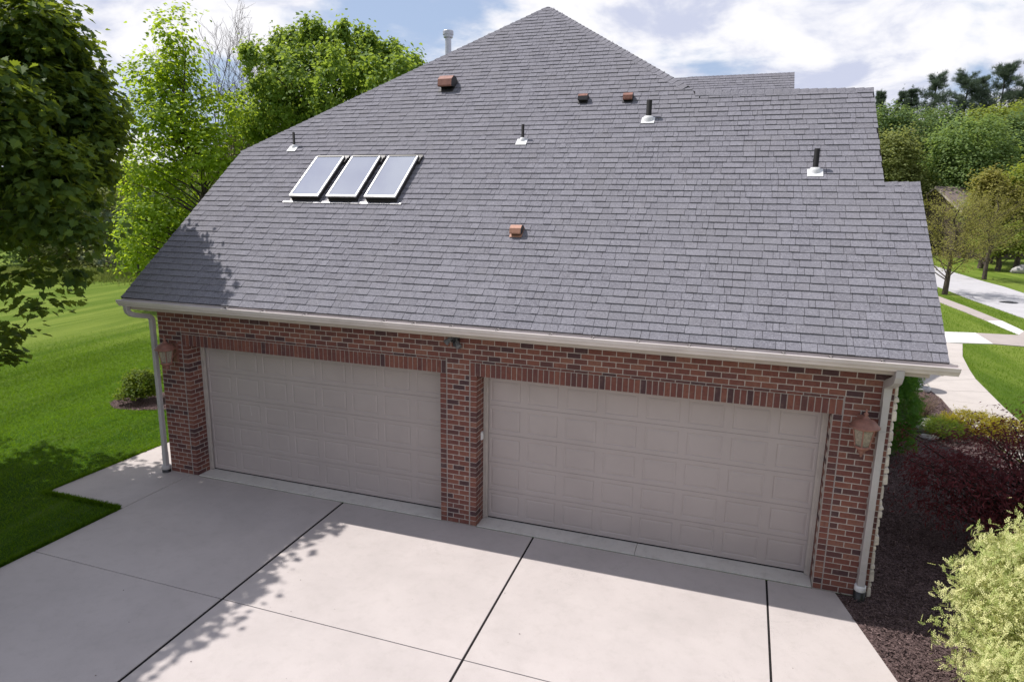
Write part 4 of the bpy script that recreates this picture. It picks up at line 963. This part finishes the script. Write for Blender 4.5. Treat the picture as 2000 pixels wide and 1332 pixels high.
# -- shrubs
def shrub(name, label, cat, lobes, base, n_cl, n_leaf, cs, size, tpl, leaf, seed, group=None, up=.6, droop=-.2, tm=.5, tv=.25, shell=.6, branches=30, rnd=.7, bark='bark', rb=.012, flat=.8):
    return tree(name, label, cat, lobes, base, (base[0], base[1], base[2]+max(l[0][2]+l[1][2]*.3-base[2] for l in lobes)), .03, n_cl, n_leaf, cs, size, tpl, leaf, bark, seed, group, branches, shell, flat, up, droop, tm, tv, .6, rb, .05, 'foliage', rnd)
P = gp(275, 783)
shrub('boxwood_bush', 'round boxwood bush in the small mulch ring on the left lawn', 'bush', [((P[0], P[1]+.1, .40), (.42, .42, .36), 1), ((P[0]-.05, P[1]-.32, .2), (.26, .2, .2), .7)], (P[0], P[1], 0), 260, 16, .06, .055, 'wide', 'box', 81)
shrub('arborvitae_hedge', 'dense dark green clipped evergreen against the stone side wall', 'hedge', [((7.15, 5.9, .95), (.72, .85, 1.1), 1), ((7.1, 5.9, 1.7), (.62, .75, .62), 1)], (7.1, 5.9, 0), 1200, 26, .06, .08, 'sprig', 'hedge', 82, shell=.8, up=.3, droop=-.5, tm=.4)
shrub('variegated_shrub', 'big pale yellow green variegated shrub in the sunny mulch bed corner', 'shrub',
      [((7.65, -2.0, .8), (1.12, 1.25, .85), 1), ((7.75, -1.9, 1.45), (.95, 1.1, .72), 1.2), ((7.35, -1.5, 1.05), (.72, .7, .75), 1), ((8.3, -1.4, 1.2), (.9, .9, .9), 1), ((7.25, -2.6, .9), (.75, .8, .7), 1)], (7.7, -2.0, 0), 4800, 13, .055, .082, 'sprig', 'vari', 83, up=.5, droop=-.9, tm=.5, tv=.34, shell=.70, branches=120, rnd=.45)
shrub('japanese_maple', 'dark wine red laceleaf maple sprawling over the shaded mulch', 'small tree',
      [((8.3, 2.2, 1.25), (1.35, 1.2, .75), 1), ((7.5, 1.9, .95), (.8, .9, .55), .8), ((9.0, 2.6, 1.5), (1.0, 1.0, .65), .8), ((8.8, 1.4, .9), (1.0, .8, .6), .6)], (8.4, 2.2, 0), 520, 30, .15, .075, 'narrow', 'wine', 84, up=.9, droop=.5, tm=.4, shell=.45, branches=200, bark='barkd', rb=.018, flat=.5)
P = gp(1885, 850)
shrub('golden_shrub', 'golden yellow mounded shrub at the edge of the front walk', 'shrub', [((P[0]+.1, P[1]+.1, .28), (.62, .5, .26), 1), ((P[0]+.75, P[1]-.4, .3), (.55, .5, .28), .8)], (P[0]+.1, P[1]+.1, 0), 520, 18, .05, .06, 'sprig', 'gold', 85, tm=.6)
P = gp(1842, 858)
shrub('green_shrub', 'small olive green mounded shrub left of the golden shrub', 'shrub', [((P[0], P[1]+.1, .22), (.42, .42, .22), 1)], (P[0], P[1], 0), 260, 18, .05, .055, 'sprig', 'box', 86, tm=.35)
# dormant twiggy shrub
P = gp(1790, 812); nr = np.random.default_rng(87); o = empty('dormant_shrub', (P[0], P[1], 0), 'tan leafless twiggy shrub between the hedge and the walk', 'shrub'); mb = MB()
for k in range(420):
    a = nr.uniform(0, 6.28); r = nr.uniform(.0, .18); p = np.array([r*math.cos(a), r*math.sin(a), 0]); d = unit(np.array([math.cos(a)*nr.uniform(.1, .9), math.sin(a)*nr.uniform(.1, .9), 1.]))
    ln = nr.uniform(.3, .62); mb.tube([p, p+d*ln*.5+nr.normal(size=3)*.03, p+d*ln+nr.normal(size=3)*.05], [.006, .005, .003], 3, cap=False, tint=nr.random())
mb.build('twigs', plain('dormant_twig', (.27, .20, .155), .9, .1, 0, .3, 30), o)

# ================================================================== GARDEN PIECES AND NEIGHBOUR
def rock(label, u, v, r, seed):
    P = gp(u, v); b = MB(); b.rock((0, 0, r[2]*.55), r, seed); tag(b.build('garden_rock', M['rock'], None, (P[0], P[1], 0)), label, 'rock', 'rocks in the planting bed')
rock('larger ridged grey rock by the dormant shrub', 1806, 833, (.19, .15, .13), 1); rock('smaller smooth round grey rock against the ridged one', 1800, 843, (.15, .13, .12), 2); rock('flat pale rock half sunk in the mulch near the dark maple', 1812, 856, (.20, .11, .06), 3)
rock('brown boulder on the lawn far across the street', 1996, 534, (.8, .5, .45), 6)
P = gp(1796, 762); u_ = MB(); u_.lathe((0, 0, 0), [(.0, .04), (.20, .04), (.21, .0), (.22, .0), (.22, .06), (.12, .10), (.085, .20), (.10, .27), (.20, .33), (.30, .42), (.335, .54), (.37, .56), (.37, .59), (.33, .59), (.29, .50), (.0, .48)], 28, smooth=False)
tag(u_.build('garden_urn', M['urn'], None, (P[0]-.05, P[1]+.1, 0)), 'pale fluted stone urn at the end of the planting bed', 'urn')
b = MB(); b.rock((0, 0, .06), (.16, .11, .10), 8); P2 = gp(1797, 760); tag(b.build('garden_rock', M['urn'], None, (P2[0]+.05, P2[1]-.25, 0)), 'small pale rock at the foot of the urn', 'rock', 'rocks in the planting bed')

# neighbouring house beyond the street trees
nb = empty('neighbour_house', (24.0, 74, 0), 'brown brick house with brown gable roof among the trees across the street', 'house'); nb.rotation_euler.z = math.radians(-62)
h = MB(); W_, D_ = 4.2, 13.0; hz = 4.6; rz = 7.35
h.box(-W_, W_, 0, D_, -.5, hz); h.mesh([(-W_, 0, hz), (W_, 0, hz), (0, 0, rz), (-W_, D_, hz), (W_, D_, hz), (0, D_, rz)], [(0, 1, 2), (5, 4, 3)])
nbw = plain('brown_brick', (.095, .072, .06), .9, .1, 0, .25, 8); h.build('wall', nbw, nb)
h = MB(); ov = .45; k_ = (rz-hz)/W_
for sg in (-1, 1):
    h.mesh([(0, -ov, rz+.12), (sg*(W_+ov), -ov, hz-ov*k_+.12), (sg*(W_+ov), D_+ov, hz-ov*k_+.12), (0, D_+ov, rz+.12), (0, -ov, rz-.02), (sg*(W_+ov), -ov, hz-ov*k_-.02), (sg*(W_+ov), D_+ov, hz-ov*k_-.02), (0, D_+ov, rz-.02)], [(0, 1, 2, 3), (7, 6, 5, 4), (0, 4, 5, 1), (1, 5, 6, 2)])
h.build('roof', plain('brown_shingle', (.20, .16, .15), .95, .1, 0, .2, 3), nb)
h = MB()
for sg in (-1, 1): h.mesh([(0, -ov-.01, rz+.13), (sg*(W_+ov), -ov-.01, hz-ov*k_+.13), (sg*(W_+ov), -ov-.01, hz-ov*k_-.12), (0, -ov-.01, rz-.12)], [(0, 1, 2, 3)])
h.build('rake_trim', M['trim'], nb)
h = MB(); pts = [(-1.6, -.03, 0), (1.6, -.03, 0), (1.6, -.03, 2.6)]+[(1.6*math.cos(a), -.03, 2.6+1.0*math.sin(a)) for a in np.linspace(.2, 2.94, 12)]+[(-1.6, -.03, 2.6)]
h.poly(pts); h.mesh([(p[0], .05, p[2]) for p in pts], []); h.build('arched_opening', M['black'], nb)
h = MB(); h.box(W_+.002, W_+.05, 3, 5, 1.0, 2.6); h.build('window', M['black'], nb)
h = MB(); h.box(W_+.002, W_+.05, 7, 9, 1.0, 2.6); h.build('window', M['black'], nb)

# ================================================================== GROUND COVER
def inside(pts, x, y):
    r = np.zeros(len(x), bool); n = len(pts)
    for i in range(n):
        (ax, ay), (bx, by) = pts[i], pts[i-1]
        c_ = ((ay > y) != (by > y)) & (x < (bx-ax)*(y-ay)/(by-ay+1e-12)+ax); r ^= c_
    return r
nr = np.random.default_rng(99)
ring = gq((214, 788), (224, 797), (258, 800), (325, 800), (352, 796), (356, 775), (330, 766), (296, 766), (250, 772), (224, 779))
rb_ = MB(); rb_.sheet(ring, -.1, -.006, .5); tag(rb_.build('mulch_ring', M['mulch']), kind='structure')
def chips(name, poly, n, z=0., sz=.05):
    xs, ys_ = zip(*poly); x = nr.uniform(min(xs), max(xs), n*3); y = nr.uniform(min(ys_), max(ys_), n*3); k = inside(poly, x, y); x, y = x[k][:n], y[k][:n]; m_ = len(x)
    P = np.stack([x, y, z+.002+.022*nr.random(m_)], 1); D = unit(nr.normal(size=(m_, 3))*np.array([1, 1, .22])); N = unit(np.array([0, 0, 1.])+nr.normal(size=(m_, 3))*.35)
    leaves(name, P, D, N, sz*(.4+1.0*nr.random(m_)), 'narrow', np.where(nr.random(m_) < .12, .95, .15+.6*nr.random(m_)), M['mulch'])
    return bpy.data.objects[-1] if False else None
near_bed = [(5.8, -.05), (6.2, -1.7), (6.75, -4), (8.5, -4), (9.3, 1), (9.3, 4.5), (6.2, 4.5), (6.2, -.05)]
far_bed = [(6.2, 4.5), (10.2, 4.5), (9.8, 7), (9.6, 9.65), (9.66, 11), (9.5, 12.9), (9.0, 14), (7, 14)]
for nm, pl, n, sz in (('bark_mulch', near_bed, 26000, .06), ('bark_mulch', far_bed, 14000, .075), ('bark_mulch', ring, 1500, .06)):
    before = set(bpy.data.objects); chips(nm, pl, n, 0, sz)
    for o in set(bpy.data.objects)-before: tag(o, kind='stuff')
_a, _b = gp(20, 775), gp(310, 692); _d = (_b-_a)[:2]/np.linalg.norm((_b-_a)[:2])
def grass(name, x, y, h, leaf='grass', lean=.5, tm=.5):
    ac = -_d[1]*x+_d[0]*y; tm = tm+.20*np.sign(np.sin(ac*2.1))*np.clip(np.abs(np.sin(ac*2.1))*3, 0, 1)+.15*np.sin(ac*.7+1)+.16*np.sin(x*1.3+y*.8)*np.sin(y*1.7-x*.4)+.14*np.sin(x*3.1-y*2.3)*np.sin(y*4.3+x*1.1)
    m_ = len(x); P = np.stack([x, y, np.full(m_, -.012)], 1); D = unit(np.array([0, 0, 1.])+nr.normal(size=(m_, 3))*np.array([lean, lean, .1])); N = unit(nr.normal(size=(m_, 3))*np.array([1, 1, .1]))
    o = leaves(name, P, D, N, h*(.6+.7*nr.random(m_)), 'blade', tm+nr.normal(size=m_)*.25, L[leaf]); tag(o, kind='stuff'); return o
n = 330000; x = nr.uniform(-19, -4.9, n); y = nr.uniform(-5.5, 13, n)
k = ~((x > -5.06) & (y < -1.4)) & ~((x > -6.77) & (y >= -1.46)) & ~inside(ring, x, y); k &= nr.random(n) < np.clip((13.-y)/7, 0, 1)*np.clip((x+19)/4, 0, 1); grass('grass', x[k], y[k], .06, lean=.9)
# ragged edge of blades leaning over the concrete
ex = np.concatenate([np.full(5000, -5.075), np.full(7000, -6.785)])+nr.normal(size=12000)*.018-.01; ey = np.concatenate([nr.uniform(-6, -1.5, 5000), nr.uniform(-1.44, 9, 7000)]); grass('grass', ex, ey, .075, lean=.7, tm=.35)
ex = nr.uniform(-6.8, -5.1, 3000); grass('grass', ex, -1.47-np.abs(nr.normal(size=3000))*.02, .07, lean=.7, tm=.35)
n = 60000; x = nr.uniform(9.5, 19, n); y = nr.uniform(6, 36, n); wk = Lp+Rp[::-1]
k = ~inside(wk, x, y) & ~inside(near+farp[::-1], x, y) & ~inside(bed_poly, x, y) & (x > 9.8) & ~inside(nr_ if False else gq((1830, 648), (2060, 659), (2060, 682), (1838, 669)), x, y) & ~inside(gq((1760, 536), (1850, 567), (1896, 585.5), (2000, 622), (2080, 655), (2090, 600), (2000, 573), (1866, 533), (1760, 500)), x, y)
grass('grass', x[k], y[k], .07, tm=.85)
# tall rough grass at the wood edge
n = 12000; u = nr.uniform(-60, 320, n); v = nr.normal(size=n)*5+541; Q = np.array([gp(a, b) for a, b in zip(u, v)]); grass('tall_grass', Q[:, 0], Q[:, 1], .42, 'dry', .4)

# small fallen bits on the concrete
n = 55; x = nr.uniform(-5, 5.6, n); y = -nr.random(n)**.8*7; P = np.stack([x, y, np.full(n, .004)], 1)
tag(leaves('fallen_debris', P, unit(nr.normal(size=(n, 3))*np.array([1, 1, .1])), unit(np.array([0, 0, 1.])+nr.normal(size=(n, 3))*.3), .015*(.5+nr.random(n)), 'leaf', nr.random(n), M['mulch']), kind='stuff')
